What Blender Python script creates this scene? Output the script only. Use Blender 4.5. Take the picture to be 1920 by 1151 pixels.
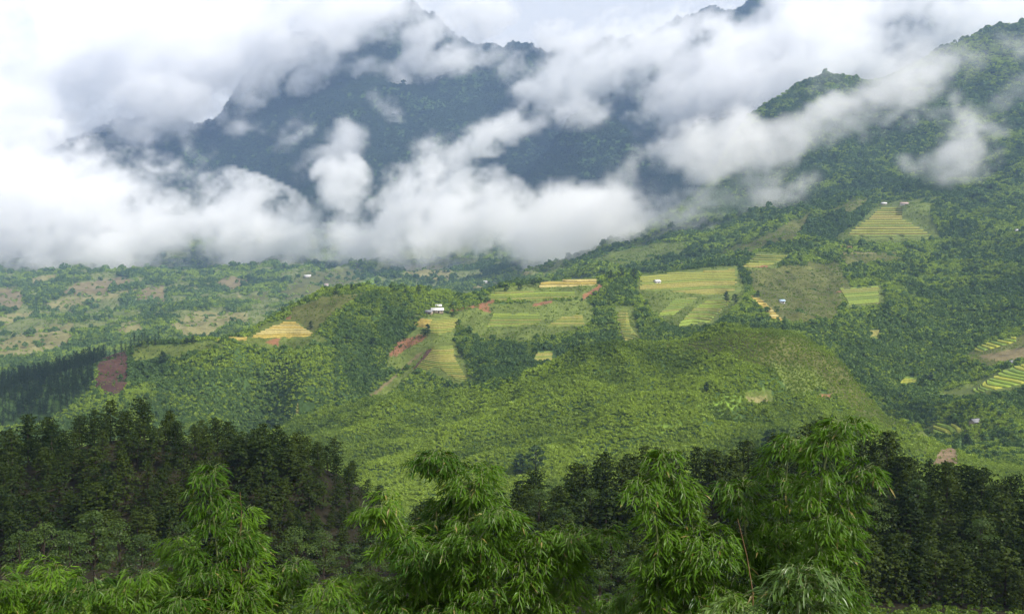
import bpy, math
import numpy as np
from mathutils import Vector

PI = math.pi
SC = bpy.context.scene
for o in list(bpy.data.objects):
    bpy.data.objects.remove(o, do_unlink=True)
COL = SC.collection

# ------------------------------------------------------------------ camera, sky, sun, exposure
F, CX, CY, PITCH = 2059.0, 960.0, 575.5, math.atan(175.0 / 2059.0)   # photo pixels (1920 x 1151)
CZ = 300.0                                                            # camera height above the datum
cam = bpy.data.objects.new('camera', bpy.data.cameras.new('camera'))
COL.objects.link(cam); SC.camera = cam
cam.location = (0, 0, CZ)
cam.rotation_euler = (PI / 2 - PITCH, 0, 0)
cam.data.sensor_width = 36.0
cam.data.lens = 36.0 * F / 1920.0
cam.data.clip_start, cam.data.clip_end = 0.5, 40000.0

SUN_EL, SUN_AZ = math.radians(44), math.radians(122)                  # azimuth from +Y (view direction) towards +X
sd = Vector((math.sin(SUN_AZ) * math.cos(SUN_EL), math.cos(SUN_AZ) * math.cos(SUN_EL), math.sin(SUN_EL)))
W = bpy.data.worlds.new('World'); SC.world = W; W.use_nodes = True
nt = W.node_tree; nt.nodes.clear()
out = nt.nodes.new('ShaderNodeOutputWorld'); bg = nt.nodes.new('ShaderNodeBackground')
sky = nt.nodes.new('ShaderNodeTexSky'); sky.sky_type = 'NISHITA'; sky.sun_disc = False
sky.sun_elevation = SUN_EL; sky.sun_rotation = SUN_AZ
tc = nt.nodes.new('ShaderNodeTexCoord'); nz = nt.nodes.new('ShaderNodeTexNoise')
nz.inputs['Scale'].default_value = 2.2; nz.inputs['Detail'].default_value = 6
ramp = nt.nodes.new('ShaderNodeValToRGB')                             # an even overcast: pale grey cloud, slightly uneven
ramp.color_ramp.elements[0].position = 0.3; ramp.color_ramp.elements[0].color = (4.2, 4.13, 4.05, 1)
ramp.color_ramp.elements[1].position = 0.7; ramp.color_ramp.elements[1].color = (4.65, 4.58, 4.5, 1)
mx = nt.nodes.new('ShaderNodeMix'); mx.data_type = 'RGBA'; mx.inputs[0].default_value = 0.97
nt.links.new(tc.outputs['Generated'], nz.inputs['Vector']); nt.links.new(nz.outputs['Fac'], ramp.inputs['Fac'])
nt.links.new(sky.outputs['Color'], mx.inputs[6]); nt.links.new(ramp.outputs['Color'], mx.inputs[7])
nt.links.new(mx.outputs[2], bg.inputs['Color']); bg.inputs['Strength'].default_value = 0.1
nt.links.new(bg.outputs['Background'], out.inputs['Surface'])

sun = bpy.data.objects.new('sun', bpy.data.lights.new('sun', 'SUN')); COL.objects.link(sun)
sun.data.energy = 3.0; sun.data.angle = math.radians(4); sun.data.color = (1.0, 0.94, 0.84)
sun.rotation_euler = sd.to_track_quat('Z', 'Y').to_euler(); sun.location = (300, -300, 900)

SC.view_settings.view_transform = 'Standard'; SC.view_settings.look = 'None'
SC.view_settings.exposure = 1.1; SC.view_settings.gamma = 1.0; SC.view_settings.use_curve_mapping = False
cy = SC.cycles
cy.use_denoising = True; cy.denoiser = 'OPENIMAGEDENOISE'
cy.max_bounces = 26; cy.diffuse_bounces = 2; cy.glossy_bounces = 1; cy.transmission_bounces = 3
cy.transparent_max_bounces = 8; cy.volume_bounces = 22
cy.volume_step_rate = 1.0; cy.volume_max_steps = 192
cy.use_adaptive_sampling = True; cy.adaptive_threshold = 0.02

HAZE = 0.64e-4
rng = np.random.default_rng(7)

# ------------------------------------------------------------------ projection helpers
SP, CP = math.sin(PITCH), math.cos(PITCH)
def pix(px, py):
    """a photo pixel -> (x/Y, z/Y) of its direction, Y being the distance straight ahead; z from the camera height"""
    px = np.asarray(px, float); py = np.asarray(py, float)
    v = CY - py
    fy = F * CP + v * SP
    return (px - CX) / fy, (-F * SP + v * CP) / fy
def at(px, py, Y):
    u, t = pix(px, py)
    return Vector((float(u) * Y, Y, CZ + float(t) * Y))
def project(x, y, z):
    dz = z - CZ
    dep = y * CP - dz * SP
    return CX + F * x / dep, CY - F * (y * SP + dz * CP) / dep

# ------------------------------------------------------------------ noise
_L2 = np.random.default_rng(1).random((256, 256)).astype(np.float32)
_L3 = np.random.default_rng(2).random((64, 64, 64)).astype(np.float32)
def vn2(x, y):
    xi = np.floor(x).astype(np.int64); yi = np.floor(y).astype(np.int64)
    fx = (x - xi); fy = (y - yi)
    fx = fx * fx * fx * (fx * (fx * 6 - 15) + 10); fy = fy * fy * fy * (fy * (fy * 6 - 15) + 10)
    x0 = xi & 255; x1 = (xi + 1) & 255; y0 = yi & 255; y1 = (yi + 1) & 255
    a = _L2[x0, y0] * (1 - fx) + _L2[x1, y0] * fx
    b = _L2[x0, y1] * (1 - fx) + _L2[x1, y1] * fx
    return a * (1 - fy) + b * fy
def fbm2(x, y, oct=4, gain=0.5):
    s = 0; a = 1; n = 0
    for k in range(oct):
        s = s + a * vn2(x + 17.3 * k, y + 31.7 * k); n += a; a *= gain; x = x * 2.03; y = y * 2.03
    return s / n
def ridged2(x, y, oct=4):
    s = 0; a = 1; n = 0
    for k in range(oct):
        s = s + a * (1 - np.abs(2 * vn2(x + 11.1 * k, y + 7.7 * k) - 1)); n += a; a *= 0.5; x = x * 2.1; y = y * 2.1
    return s / n
def vn3(x, y, z):
    xi = np.floor(x).astype(np.int32); yi = np.floor(y).astype(np.int32); zi = np.floor(z).astype(np.int32)
    fx = x - xi; fy = y - yi; fz = z - zi
    fx = fx * fx * (3 - 2 * fx); fy = fy * fy * (3 - 2 * fy); fz = fz * fz * (3 - 2 * fz)
    x0 = xi & 63; x1 = (xi + 1) & 63; y0 = yi & 63; y1 = (yi + 1) & 63; z0 = zi & 63; z1 = (zi + 1) & 63
    def l(X, Y, Z): return _L3[X, Y, Z]
    a = (l(x0, y0, z0) * (1 - fx) + l(x1, y0, z0) * fx) * (1 - fy) + (l(x0, y1, z0) * (1 - fx) + l(x1, y1, z0) * fx) * fy
    b = (l(x0, y0, z1) * (1 - fx) + l(x1, y0, z1) * fx) * (1 - fy) + (l(x0, y1, z1) * (1 - fx) + l(x1, y1, z1) * fx) * fy
    return a * (1 - fz) + b * fz
def smooth(a, b, x):
    t = np.clip((x - a) / (b - a), 0, 1); return t * t * (3 - 2 * t)

# ------------------------------------------------------------------ terrain control lines (photo column, photo row, metres ahead)
CTRL = []
def line(pts, back=None, slope=0.5):
    """a ridge or slope line; back = how far behind it (fraction of the distance) the hidden far side is set, falling with the slope"""
    res = []
    for (a, b) in zip(pts[:-1], pts[1:]):
        n = max(1, int(abs(b[0] - a[0]) / 40))
        for k in range(n):
            s = k / n; res.append(tuple(a[i] + (b[i] - a[i]) * s for i in range(3)))
    res.append(pts[-1])
    for (px, py, Y) in res:
        u, t = pix(px, py); CTRL.append((float(u), math.log(Y), float(t)))
        if back:
            for m in (0.5, 1.0):
                Y2 = Y * (1 + back * m); z = float(t) * Y - (Y2 - Y) * slope * (0.7 if m == 0.5 else 1)
                CTRL.append((float(u) * Y / Y2, math.log(Y2), z / Y2))
def flat(Y, z, pxs=range(-250, 2200, 150)):
    for px in pxs:
        CTRL.append(((px - CX) / F, math.log(Y), z / Y))
# the slope below the viewpoint
flat(6, -7.5); flat(25, -15); flat(45, -23)
line([(-250, 1165, 70), (200, 1170, 70), (500, 1290, 70), (1200, 1310, 70), (2200, 1300, 70)])
line([(-250, 1105, 100), (200, 1110, 100), (500, 1165, 100), (1200, 1175, 100), (2200, 1170, 100)])
line([(-250, 1100, 130), (300, 1098, 130), (700, 1125, 128), (1000, 1150, 125), (2200, 1145, 125)])
# conifer knoll on the left
line([(-250, 1090, 148), (300, 1082, 148), (600, 1085, 148), (740, 1095, 148)])
line([(-250, 1040, 158), (0, 1025, 158), (300, 1015, 158), (600, 1020, 158), (730, 1070, 158)])
line([(-250, 985, 168), (0, 965, 168), (200, 945, 168), (480, 950, 168), (620, 970, 168), (720, 1035, 168)])
line([(-250, 950, 177), (0, 905, 177), (200, 890, 177), (480, 905, 177), (620, 930, 177), (720, 1015, 177)])
line([(-250, 935, 186), (0, 880, 186), (120, 848, 186), (220, 836, 186), (400, 850, 186), (480, 868, 186), (560, 872, 186), (640, 905, 186), (700, 965, 186), (740, 1015, 186)], 0.25, 0.4)
# conifer slope on the right
line([(800, 1110, 140), (1000, 1100, 140), (1400, 1090, 140), (2200, 1100, 140)])
line([(800, 1060, 155), (1000, 1030, 155), (1400, 1000, 155), (1700, 1010, 155), (2200, 1040, 155)])
line([(800, 1010, 172), (950, 985, 172), (1080, 960, 172), (1200, 938, 172), (1300, 918, 172), (1440, 896, 172), (1560, 902, 172),
      (1700, 928, 172), (1800, 965, 172), (1920, 992, 172), (2200, 1030, 172)], 0.3, 0.45)
line([(-250, 1000, 400), (2200, 1020, 400)])
line([(-250, 1010, 450), (600, 1010, 450), (1400, 1000, 450), (2200, 1000, 450)])
# rounded green hill
line([(1720, 830, 610), (1690, 800, 640), (1640, 768, 660), (1600, 715, 675), (1560, 672, 690), (1520, 636, 700), (1480, 620, 705), (1440, 615, 710),
      (1380, 619, 712), (1300, 636, 715), (1220, 651, 715), (1130, 662, 715), (1050, 691, 715), (980, 713, 718), (900, 736, 720), (830, 746, 725),
      (760, 751, 730), (700, 757, 735), (640, 768, 740), (580, 795, 740), (500, 818, 740), (420, 840, 740)], 0.10, 0.5)
line([(420, 905, 640), (500, 880, 630), (640, 855, 630), (800, 832, 630), (1000, 792, 630), (1200, 748, 630), (1400, 706, 630), (1500, 726, 630), (1600, 785, 620)])
line([(420, 960, 560), (640, 905, 560), (800, 892, 560), (1000, 865, 560), (1200, 838, 560), (1400, 802, 560), (1500, 812, 560), (1600, 846, 560), (1700, 880, 560), (1800, 905, 560)])
line([(420, 985, 500), (640, 955, 500), (1000, 938, 500), (1200, 922, 500), (1400, 900, 500), (1600, 915, 500), (1800, 950, 500), (2100, 960, 500)])
line([(690, 862, 590), (790, 828, 605), (900, 790, 625), (1000, 758, 650)])
line([(1040, 850, 555), (1180, 792, 572), (1280, 746, 598), (1400, 699, 622), (1470, 664, 650)])
line([(900, 880, 585), (1000, 850, 597), (1100, 810, 615), (1200, 752, 648), (1280, 706, 675)])
line([(1200, 856, 548), (1300, 818, 565), (1400, 787, 590), (1480, 755, 622)])
line([(640, 892, 598), (760, 866, 612), (860, 828, 640), (950, 788, 668)])
# terraced ridge across the middle
line([(-250, 745, 900), (0, 712, 900), (100, 696, 900), (170, 674, 900), (245, 658, 910), (330, 650, 930), (400, 640, 950), (450, 624, 960), (500, 600, 975),
      (545, 572, 1000), (600, 554, 1030), (680, 547, 1060), (760, 549, 1090), (850, 552, 1110), (920, 542, 1150), (1000, 530, 1200), (1120, 521, 1240)], 0.12, 0.42)
line([(1180, 514, 1260), (1260, 514, 1280), (1340, 504, 1320), (1400, 501, 1340)])
line([(-250, 815, 800), (0, 790, 800), (100, 780, 800), (200, 760, 810), (300, 740, 830), (400, 715, 850), (500, 680, 890), (540, 640, 935)])
line([(600, 635, 935), (680, 620, 965), (740, 640, 985)])
line([(-250, 870, 740), (0, 855, 740), (200, 840, 740), (300, 822, 750), (400, 800, 765), (500, 765, 800), (560, 735, 835), (640, 735, 835)])
line([(-250, 930, 660), (0, 930, 660), (300, 910, 670)])
line([(730, 690, 915), (690, 738, 862)])
line([(820, 585, 1040), (810, 610, 1000), (815, 640, 960), (825, 680, 915), (845, 705, 890), (862, 722, 868)])
line([(765, 690, 925), (725, 735, 868)])
line([(930, 640, 1005), (925, 680, 945), (905, 727, 858)])
line([(970, 655, 965), (1000, 690, 900)])
line([(900, 580, 1080), (1000, 575, 1100), (1100, 570, 1120)])
line([(950, 610, 1040), (1060, 605, 1050)])
line([(1000, 552, 1150), (1080, 548, 1160)])
line([(1040, 668, 940), (1100, 640, 980)])
for p in [(1170, 580, 1090), (1180, 630, 985), (1230, 600, 1040), (1230, 642, 950), (1280, 560, 1160), (1300, 600, 1065), (1340, 540, 1230), (1350, 618, 990),
          (1420, 540, 1220), (1450, 590, 1060), (1520, 622, 1000)]:
    line([p, p])
# mountainside on the right
for l in [[(1440, 482, 1450), (1500, 472, 1500), (1600, 480, 1500)], [(1560, 520, 1300), (1600, 560, 1190), (1640, 600, 1120), (1645, 650, 1030), (1680, 705, 955), (1695, 762, 860), (1722, 800, 780)],
          [(1750, 690, 975), (1800, 652, 1035), (1850, 622, 1065), (1920, 600, 1090), (2200, 560, 1100)], [(1760, 742, 845), (1850, 710, 862), (1920, 690, 885), (2200, 640, 900)],
          [(1780, 800, 745), (1920, 795, 728), (2200, 780, 720)], [(1760, 862, 655), (1850, 852, 662), (1950, 868, 652), (2200, 850, 650)],
          [(1700, 540, 1290), (1800, 565, 1240), (1900, 505, 1350), (2200, 440, 1400)], [(1660, 430, 1760), (1760, 472, 1600)], [(1600, 392, 2000), (1700, 390, 2000), (1850, 402, 1900), (1920, 380, 1950), (2200, 320, 2000)],
          [(1130, 502, 1700), (1200, 490, 1720), (1280, 470, 1760), (1350, 460, 1780), (1430, 438, 1800), (1500, 420, 1820)],
          [(1520, 360, 2400), (1600, 340, 2400), (1700, 320, 2480), (1850, 290, 2500), (1920, 278, 2500), (2200, 220, 2500)],
          [(1400, 345, 2750), (1450, 350, 2600), (1560, 270, 2800), (1700, 230, 2880), (1850, 180, 2950), (2200, 100, 3000)]]:
    line(l)
line([(1340, 330, 2950), (1380, 264, 3000), (1400, 233, 3050), (1440, 197, 3100), (1510, 161, 3180), (1545, 146, 3200), (1580, 156, 3200), (1605, 168, 3250), (1650, 150, 3300),
      (1700, 122, 3300), (1790, 82, 3350), (1850, 62, 3350), (1920, 45, 3400), (2200, -20, 3400)], 0.1, 0.6)
line([(1080, 478, 2500), (1180, 445, 2600), (1250, 410, 2750), (1300, 370, 2850)], 0.08, 0.25)
# hazy valley on the left
for l in [[(-250, 745, 1200), (0, 742, 1200), (300, 722, 1250), (600, 690, 1350), (900, 640, 1500), (1100, 590, 1560)],
          [(-250, 705, 1500), (0, 690, 1500), (200, 662, 1600), (400, 652, 1600), (600, 640, 1650)],
          [(-250, 640, 2000), (0, 625, 2000), (130, 605, 2050), (200, 612, 2100), (280, 595, 2150), (400, 592, 2200), (600, 570, 2400), (800, 560, 2500), (950, 545, 2500)],
          [(-250, 570, 2700), (0, 560, 2700), (90, 566, 2700), (260, 540, 2800), (400, 537, 2900), (600, 527, 3000), (800, 520, 3100), (1000, 505, 2900)],
          [(-250, 520, 3500), (0, 515, 3500), (300, 500, 3600), (600, 490, 3700), (900, 485, 3600), (1100, 482, 3200)],
          [(-250, 455, 4300), (0, 450, 4300), (300, 430, 4300), (600, 400, 4400), (900, 390, 4300), (1150, 400, 4100), (1280, 390, 4000)]]:
    line(l)
# far mountain
line([(-250, 340, 5000), (50, 300, 5100), (130, 268, 5200), (160, 247, 5200), (225, 230, 5250), (255, 241, 5250), (300, 222, 5300), (335, 226, 5300), (400, 216, 5400),
      (440, 182, 5600), (500, 142, 5800), (560, 116, 5900), (620, 90, 6000), (700, 65, 6100), (800, 50, 6200), (900, 40, 6300), (950, 38, 6300), (985, 50, 6300), (1045, 83, 6300),
      (1110, 80, 6300), (1160, 70, 6300), (1280, 40, 6350), (1400, 8, 6400), (1550, -30, 6450), (2200, -80, 6500)], 0.12, 0.7)
for l in [[(-250, 400, 4700), (100, 360, 4750), (300, 330, 4900), (500, 300, 4950), (700, 250, 5050), (800, 240, 5200)], [(900, 200, 5450), (1000, 162, 5500)], [(960, 190, 5350)] * 2,
          [(950, 300, 4950), (1100, 240, 5150), (1200, 250, 5050), (1350, 210, 5200), (1600, 120, 5400), (2200, 60, 5400)], [(950, 375, 4180), (1050, 368, 4200), (1150, 350, 4200), (1250, 335, 4200)], [(1350, 280, 4600), (1700, 220, 4500), (2200, 180, 4500)]]:
    line(l)
line([(900, 345, 4400), (950, 322, 4500), (1040, 262, 4640), (1110, 225, 4700), (1160, 228, 4650), (1190, 242, 4600), (1220, 275, 4500)], 0.05, 0.4)

CTRL = np.array(CTRL)
WS = 0.5
def _phi(r2): return np.sqrt(r2 + 0.012 ** 2)
def solve():
    c = CTRL; P = np.c_[c[:, 0], c[:, 1] * WS]; n = len(P)
    r2 = ((P[:, None] - P[None]) ** 2).sum(-1)
    A = np.zeros((n + 3, n + 3)); A[:n, :n] = _phi(r2) - np.eye(n) * 0.002
    A[:n, n] = 1; A[:n, n + 1:] = P; A[n, :n] = 1; A[n + 1:, :n] = P.T
    return P, np.linalg.solve(A, np.r_[c[:, 2], 0, 0, 0])
_P, _C = solve()
U0, U1 = -0.60, 0.60
uc = np.linspace(U0, U1, 260); wc = np.linspace(math.log(6), math.log(7400), 380)
def _eval(u, w):
    q = np.c_[u.ravel(), w.ravel() * WS]; res = np.empty(len(q))
    for s in range(0, len(q), 8000):
        b = q[s:s + 8000]
        r2 = (b[:, :1] - _P[None, :, 0]) ** 2 + (b[:, 1:] - _P[None, :, 1]) ** 2
        res[s:s + 8000] = _phi(r2) @ _C[:len(_P)] + _C[len(_P)] + b @ _C[len(_P) + 1:]
    return res.reshape(u.shape)
_T = _eval(*np.meshgrid(uc, wc, indexing='ij'))
def interp2(G, ga, gb, a, b):
    i = np.clip((a - ga[0]) / (ga[1] - ga[0]), 0, len(ga) - 1.001); j = np.clip((b - gb[0]) / (gb[1] - gb[0]), 0, len(gb) - 1.001)
    i0 = i.astype(int); j0 = j.astype(int); fi = i - i0; fj = j - j0
    return (G[i0, j0] * (1 - fi) + G[i0 + 1, j0] * fi) * (1 - fj) + (G[i0, j0 + 1] * (1 - fi) + G[i0 + 1, j0 + 1] * fi) * fj
TERRACES = [
    ('gold', 8, [(466, 633), (536, 600), (550, 601), (592, 629), (545, 636), (500, 636)], 'golden fan of rice terraces on the left shoulder of the ridge'),
    ('gold', 2, [(402, 640), (420, 634), (464, 631), (462, 639)], 'narrow golden terrace strip left of the golden fan'),
    ('gold', 5, [(772, 613), (790, 597), (812, 598), (802, 617)], 'small golden terraces left below the white roofed farmhouse'),
    ('yellow', 9, [(806, 627), (802, 596), (845, 592), (864, 601), (848, 622), (822, 632)], 'yellow green terraces just below the white roofed farmhouse'),
    ('yellow', 14, [(772, 697), (800, 668), (814, 648), (850, 640), (856, 675), (878, 713), (850, 718), (826, 694)], 'long flight of yellow terraces running down the central spur'),
    ('green', 6, [(912, 613), (925, 587), (1012, 588), (1018, 606), (965, 614)], 'broad green terraces on the bench right of the farmhouse'),
    ('yellow', 6, [(1022, 614), (1048, 596), (1092, 588), (1098, 613)], 'yellow terraces at the right end of the green bench'),
    ('yellow', 6, [(998, 680), (1005, 660), (1042, 657), (1044, 677)], 'small square of terraces above the rounded hill crest'),
    ('yellow', 15, [(1157, 606), (1158, 580), (1176, 577), (1182, 612), (1200, 636), (1172, 642)], 'ladder of yellow terraces beside a pale winding track'),
    ('green', 4, [(908, 563), (930, 547), (1082, 547), (1082, 557), (1000, 566)], 'long green paddy field below the ridge top copse'),
    ('gold', 3, [(1008, 540), (1015, 529), (1122, 523), (1124, 536)], 'golden paddy strip on the ridge skyline'),
    ('yellow', 12, [(1195, 546), (1200, 517), (1300, 508), (1380, 502), (1387, 548), (1330, 557), (1255, 548)], 'wide yellow terraces around the lone white roofed hut'),
    ('green', 11, [(1268, 613), (1310, 566), (1350, 557), (1375, 562), (1332, 607)], 'green terraces stepping down below the wide yellow ones'),
    ('green', 7, [(1233, 592), (1262, 562), (1312, 557), (1262, 592)], 'olive terraces left of the gully with dark bushes'),
    ('gold', 9, [(1398, 553), (1425, 558), (1470, 602), (1452, 604)], 'narrow golden terraces edging the slope by the dark tree pair'),
    ('green', 8, [(1573, 541), (1648, 536), (1650, 572), (1592, 575)], 'rectangular green terraces on the wooded mountainside'),
    ('yellow', 12, [(1585, 443), (1622, 412), (1650, 388), (1692, 384), (1682, 408), (1722, 424), (1750, 446), (1660, 452)], 'large fan of terraces below the mountainside farmhouses'),
    ('yellow', 5, [(1392, 502), (1420, 477), (1480, 479), (1442, 502)], 'yellow terraces at the foot of the mountain spur'),
    ('lime', 17, [(1745, 742), (1830, 724), (1880, 694), (1935, 676), (1935, 716), (1880, 733), (1770, 743)], 'bright yellow green terraces sweeping in from the right edge'),
    ('lime', 5, [(1678, 723), (1698, 705), (1724, 708), (1712, 724)], 'small bright terraces left of the sweeping terraces'),
    ('lime', 7, [(1812, 658), (1850, 643), (1905, 631), (1908, 642), (1842, 660)], 'lime green terrace strip high at the right edge'),
    ('lime', 9, [(1712, 812), (1760, 795), (1802, 800), (1812, 815), (1740, 824)], 'green terraces left of the hut at the lower right'),
    ('yellow', 6, [(553, 782), (558, 756), (588, 756), (588, 776)], 'small patch of terraces low on the left of the ridge'),
    ('yellow', 6, [(1626, 642), (1630, 617), (1650, 619), (1647, 641)], 'tiny ladder of terraces inside the dark wooded ravine'),
]
def inpoly(px, py, poly):
    px = np.asarray(px); py = np.asarray(py); c = np.zeros(px.shape, bool); n = len(poly)
    for k in range(n):
        x0, y0 = poly[k]; x1, y1 = poly[(k + 1) % n]
        if y0 == y1: continue
        s = ((y0 > py) != (y1 > py)) & (px < (x1 - x0) * (py - y0) / (y1 - y0) + x0)
        c ^= s
    return c
def _farmed():
    """1 where the ground has been levelled into terraces: the slope is smooth there"""
    ug, wg = np.meshgrid(uc, wc, indexing='ij'); Yg = np.exp(wg)
    px, py = project(ug * Yg, Yg, CZ + _T * Yg); hid = (np.maximum.accumulate(_T, axis=1) - _T) * F
    m = np.zeros(ug.shape)
    for _, _, poly, _ in TERRACES:
        cx = sum(p[0] for p in poly) / len(poly); cy_ = sum(p[1] for p in poly) / len(poly)
        big = [(cx + (p[0] - cx) * 1.35, cy_ + (p[1] - cy_) * 1.5) for p in poly]
        m[inpoly(px, py, big) & (hid < 25) & (Yg > 780)] = 1
    for ax in (0, 1):
        for _ in range(2): m = (np.roll(m, 1, ax) + m * 2 + np.roll(m, -1, ax)) / 4
    return np.clip(m * 1.4, 0, 1)
MASK = _farmed()
def base_h(x, Y):
    """ground height (world z) with relief"""
    w = np.log(np.maximum(Y, 6.0))
    z = interp2(_T, uc, wc, x / np.maximum(Y, 6.0), w) * Y
    far = smooth(3800, 4800, Y); mid = smooth(1250, 1900, Y) * (1 - 0.4 * far); near = smooth(440, 560, Y) * (1 - 0.3 * mid)
    wx = x + 60 * (vn2(x / 210 + 5, Y / 210) - 0.5); wy = Y + 60 * (vn2(x / 190, Y / 190 + 9) - 0.5)
    keep = 1 - 0.88 * interp2(MASK, uc, wc, x / np.maximum(Y, 6.0), w)
    mid = mid * keep; z = z + far * ((ridged2(wx / 620 + 3.1, wy / 900 + 1.2, 5) - 0.62) * 420)
    z = z + mid * ((ridged2(wx / 300 + 8.1, wy / 420 + 4.2, 4) - 0.6) * 65)
    z = z + near * keep * ((ridged2(wx / 95 + 2.1, wy / 130 + 7.2, 3) - 0.6) * 22 + (ridged2(wx / 42 + 1.1, wy / 55 + 3.2, 2) - 0.6) * 5 + (fbm2(x / 30, Y / 30, 2) - 0.5) * 3)
    z = z + (1 - near) * (fbm2(x / 22, Y / 22, 2) - 0.5) * 1.6 * smooth(15, 60, Y)
    return CZ + z

us = np.linspace(U0, U1, 820)
Ys = np.exp(np.interp(np.linspace(0, 1, 800), [0, 0.07, 0.22, 0.62, 0.82, 1.0],
                      np.log([6, 90, 480, 1500, 4000, 7300])))
UU, YY = np.meshgrid(us, Ys, indexing='ij')
XX = UU * YY
ZZ = base_h(XX, YY)
PX, PY = project(XX, YY, ZZ)
# how far (in photo pixels) a ground node hides below the nearer ground in front of it: <= 0 means seen
TT = (ZZ - CZ) / YY
HID = (np.maximum.accumulate(TT, axis=1) - TT) * F

def ground_at(px, py, near=6.0, far=7300.0):
    """where the ray through a photo pixel first meets the ground"""
    u, t = pix(px, py); u = float(u); t = float(t)
    Y = np.exp(np.linspace(math.log(near), math.log(far), 4000))
    h = base_h(u * Y, Y) - (CZ + t * Y)
    k = np.nonzero(h >= 0)[0]
    if len(k) == 0: return None
    Yk = Y[k[0]]
    return Vector((u * Yk, Yk, float(base_h(np.array([u * Yk]), np.array([Yk]))[0])))

# ------------------------------------------------------------------ land cover
SCRUB, GRASS, FIELD, EARTH, FOREST, BRIGHT, BARE, TERR, LOW = range(9)
COVER = np.full(UU.shape, SCRUB, np.int8)
ALB = np.zeros(UU.shape + (3,), np.float32)
n1 = fbm2(XX / 45 + 3, YY / 60, 4); n2 = fbm2(XX / 160 + 13, YY / 220 + 5, 4); n3 = fbm2(XX / 9, YY / 9, 3)
ALB[:] = np.array((0.040, 0.072, 0.018))
ALB *= (0.75 + 0.7 * n1)[..., None]
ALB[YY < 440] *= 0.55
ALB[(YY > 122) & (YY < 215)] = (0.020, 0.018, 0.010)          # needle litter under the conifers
COVER[(n2 > 0.56) & (YY > 430)] = BRIGHT
COVER[(YY > 2050) & (n2 < 0.48)] = FOREST
COVER[(YY > 1900) & (YY < 4200) & (n1 > 0.48) & (PX < 1150)] = GRASS
ALB[(YY > 1900) & (YY < 4200) & (n1 > 0.48) & (PX < 1150)] = (0.13, 0.15, 0.05)
COVER[YY > 4200] = FOREST
def _blur(A, k, ax):
    c = np.cumsum(np.concatenate([np.repeat(np.take(A, [0], ax), k + 1, ax), A, np.repeat(np.take(A, [-1], ax), k, ax)], ax), ax)
    n = A.shape[ax]
    return (np.take(c, range(2 * k + 1, 2 * k + 1 + n), ax) - np.take(c, range(0, n), ax)) / (2 * k + 1)
CONC = (_blur(_blur(ZZ, 9, 0), 7, 1) - ZZ) / YY                         # > 0 in gullies, where taller trees grow and foliage tint is darkened as shade
C_GRASS, C_OLIVE, C_TAN, C_BROWN, C_RED, C_PURPLE, C_LIME, C_GOLD = ((0.100, 0.130, 0.028), (0.088, 0.096, 0.027), (0.17, 0.16, 0.062), (0.15, 0.125, 0.06),
    (0.20, 0.10, 0.05), (0.075, 0.04, 0.03), (0.12, 0.19, 0.03), (0.36, 0.27, 0.06))
SEEN = HID < 5
NWX = (fbm2(XX / (YY * 0.012), YY / (YY.clip(1) ** 0.5 * 2.2), 3) - 0.5) * 2
NWY = fbm2(XX / (YY * 0.009) + 7, np.log(YY) * 90, 3) - 0.5
_ok = np.nonzero((SEEN & (YY > 430) & (PX > -60) & (PX < 1980)).ravel())[0]
PXf, PYf, NXf, NYf, YYf = PX.ravel()[_ok], PY.ravel()[_ok], NWX.ravel()[_ok], NWY.ravel()[_ok], YY.ravel()[_ok]
COVf, ALBf, N1f, N3f = COVER.reshape(-1), ALB.reshape(-1, 3), n1.ravel(), n3.ravel()
def paint(poly, cover, colour, edge=7.0, var=0.35, ymin=430, ymax=7400):
    xs = [p[0] for p in poly]; ys = [p[1] for p in poly]
    k = np.nonzero((PXf > min(xs) - edge) & (PXf < max(xs) + edge) & (PYf > min(ys) - edge) & (PYf < max(ys) + edge) & (YYf > ymin) & (YYf < ymax))[0]
    k = k[inpoly(PXf[k] + edge * NXf[k], PYf[k] + edge * NYf[k], poly)]
    i = _ok[k]
    COVf[i] = cover
    if colour is not None:
        ALBf[i] = np.array(colour) * (1 - var + 2 * var * N1f[i])[:, None] * (0.85 + 0.3 * N3f[i])[:, None]
# dark woods filling the ravines
paint([(1480, 606), (1560, 612), (1640, 596), (1760, 560), (1930, 515), (1930, 600), (1800, 690), (1740, 760), (1690, 800), (1655, 765), (1605, 708), (1545, 645)], FOREST, None, 32)
paint([(880, 640), (960, 640), (1000, 700), (960, 722), (890, 735), (870, 690)], FOREST, None, 24)
paint([(640, 600), (720, 600), (735, 690), (700, 745), (640, 760), (600, 700)], FOREST, None, 28)
paint([(300, 690), (480, 700), (560, 740), (470, 800), (300, 800)], FOREST, None, 44)
paint([(1130, 560), (1150, 525), (1200, 515), (1195, 560), (1160, 575)], FOREST, None, 12)
paint([(900, 545), (1000, 520), (1010, 540), (920, 552)], FOREST, None, 10)
paint([(1690, 740), (1760, 745), (1750, 790), (1700, 800)], FOREST, None, 20)
paint([(1800, 740), (1930, 740), (1930, 775), (1820, 765)], FOREST, None, 16)
paint([(1040, 650), (1100, 628), (1160, 645), (1220, 640), (1290, 612), (1360, 590), (1440, 596), (1450, 612), (1380, 620), (1300, 636), (1130, 664), (1050, 692), (980, 714), (900, 738), (880, 720), (960, 690)], FOREST, None, 10, ymin=765)
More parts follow.
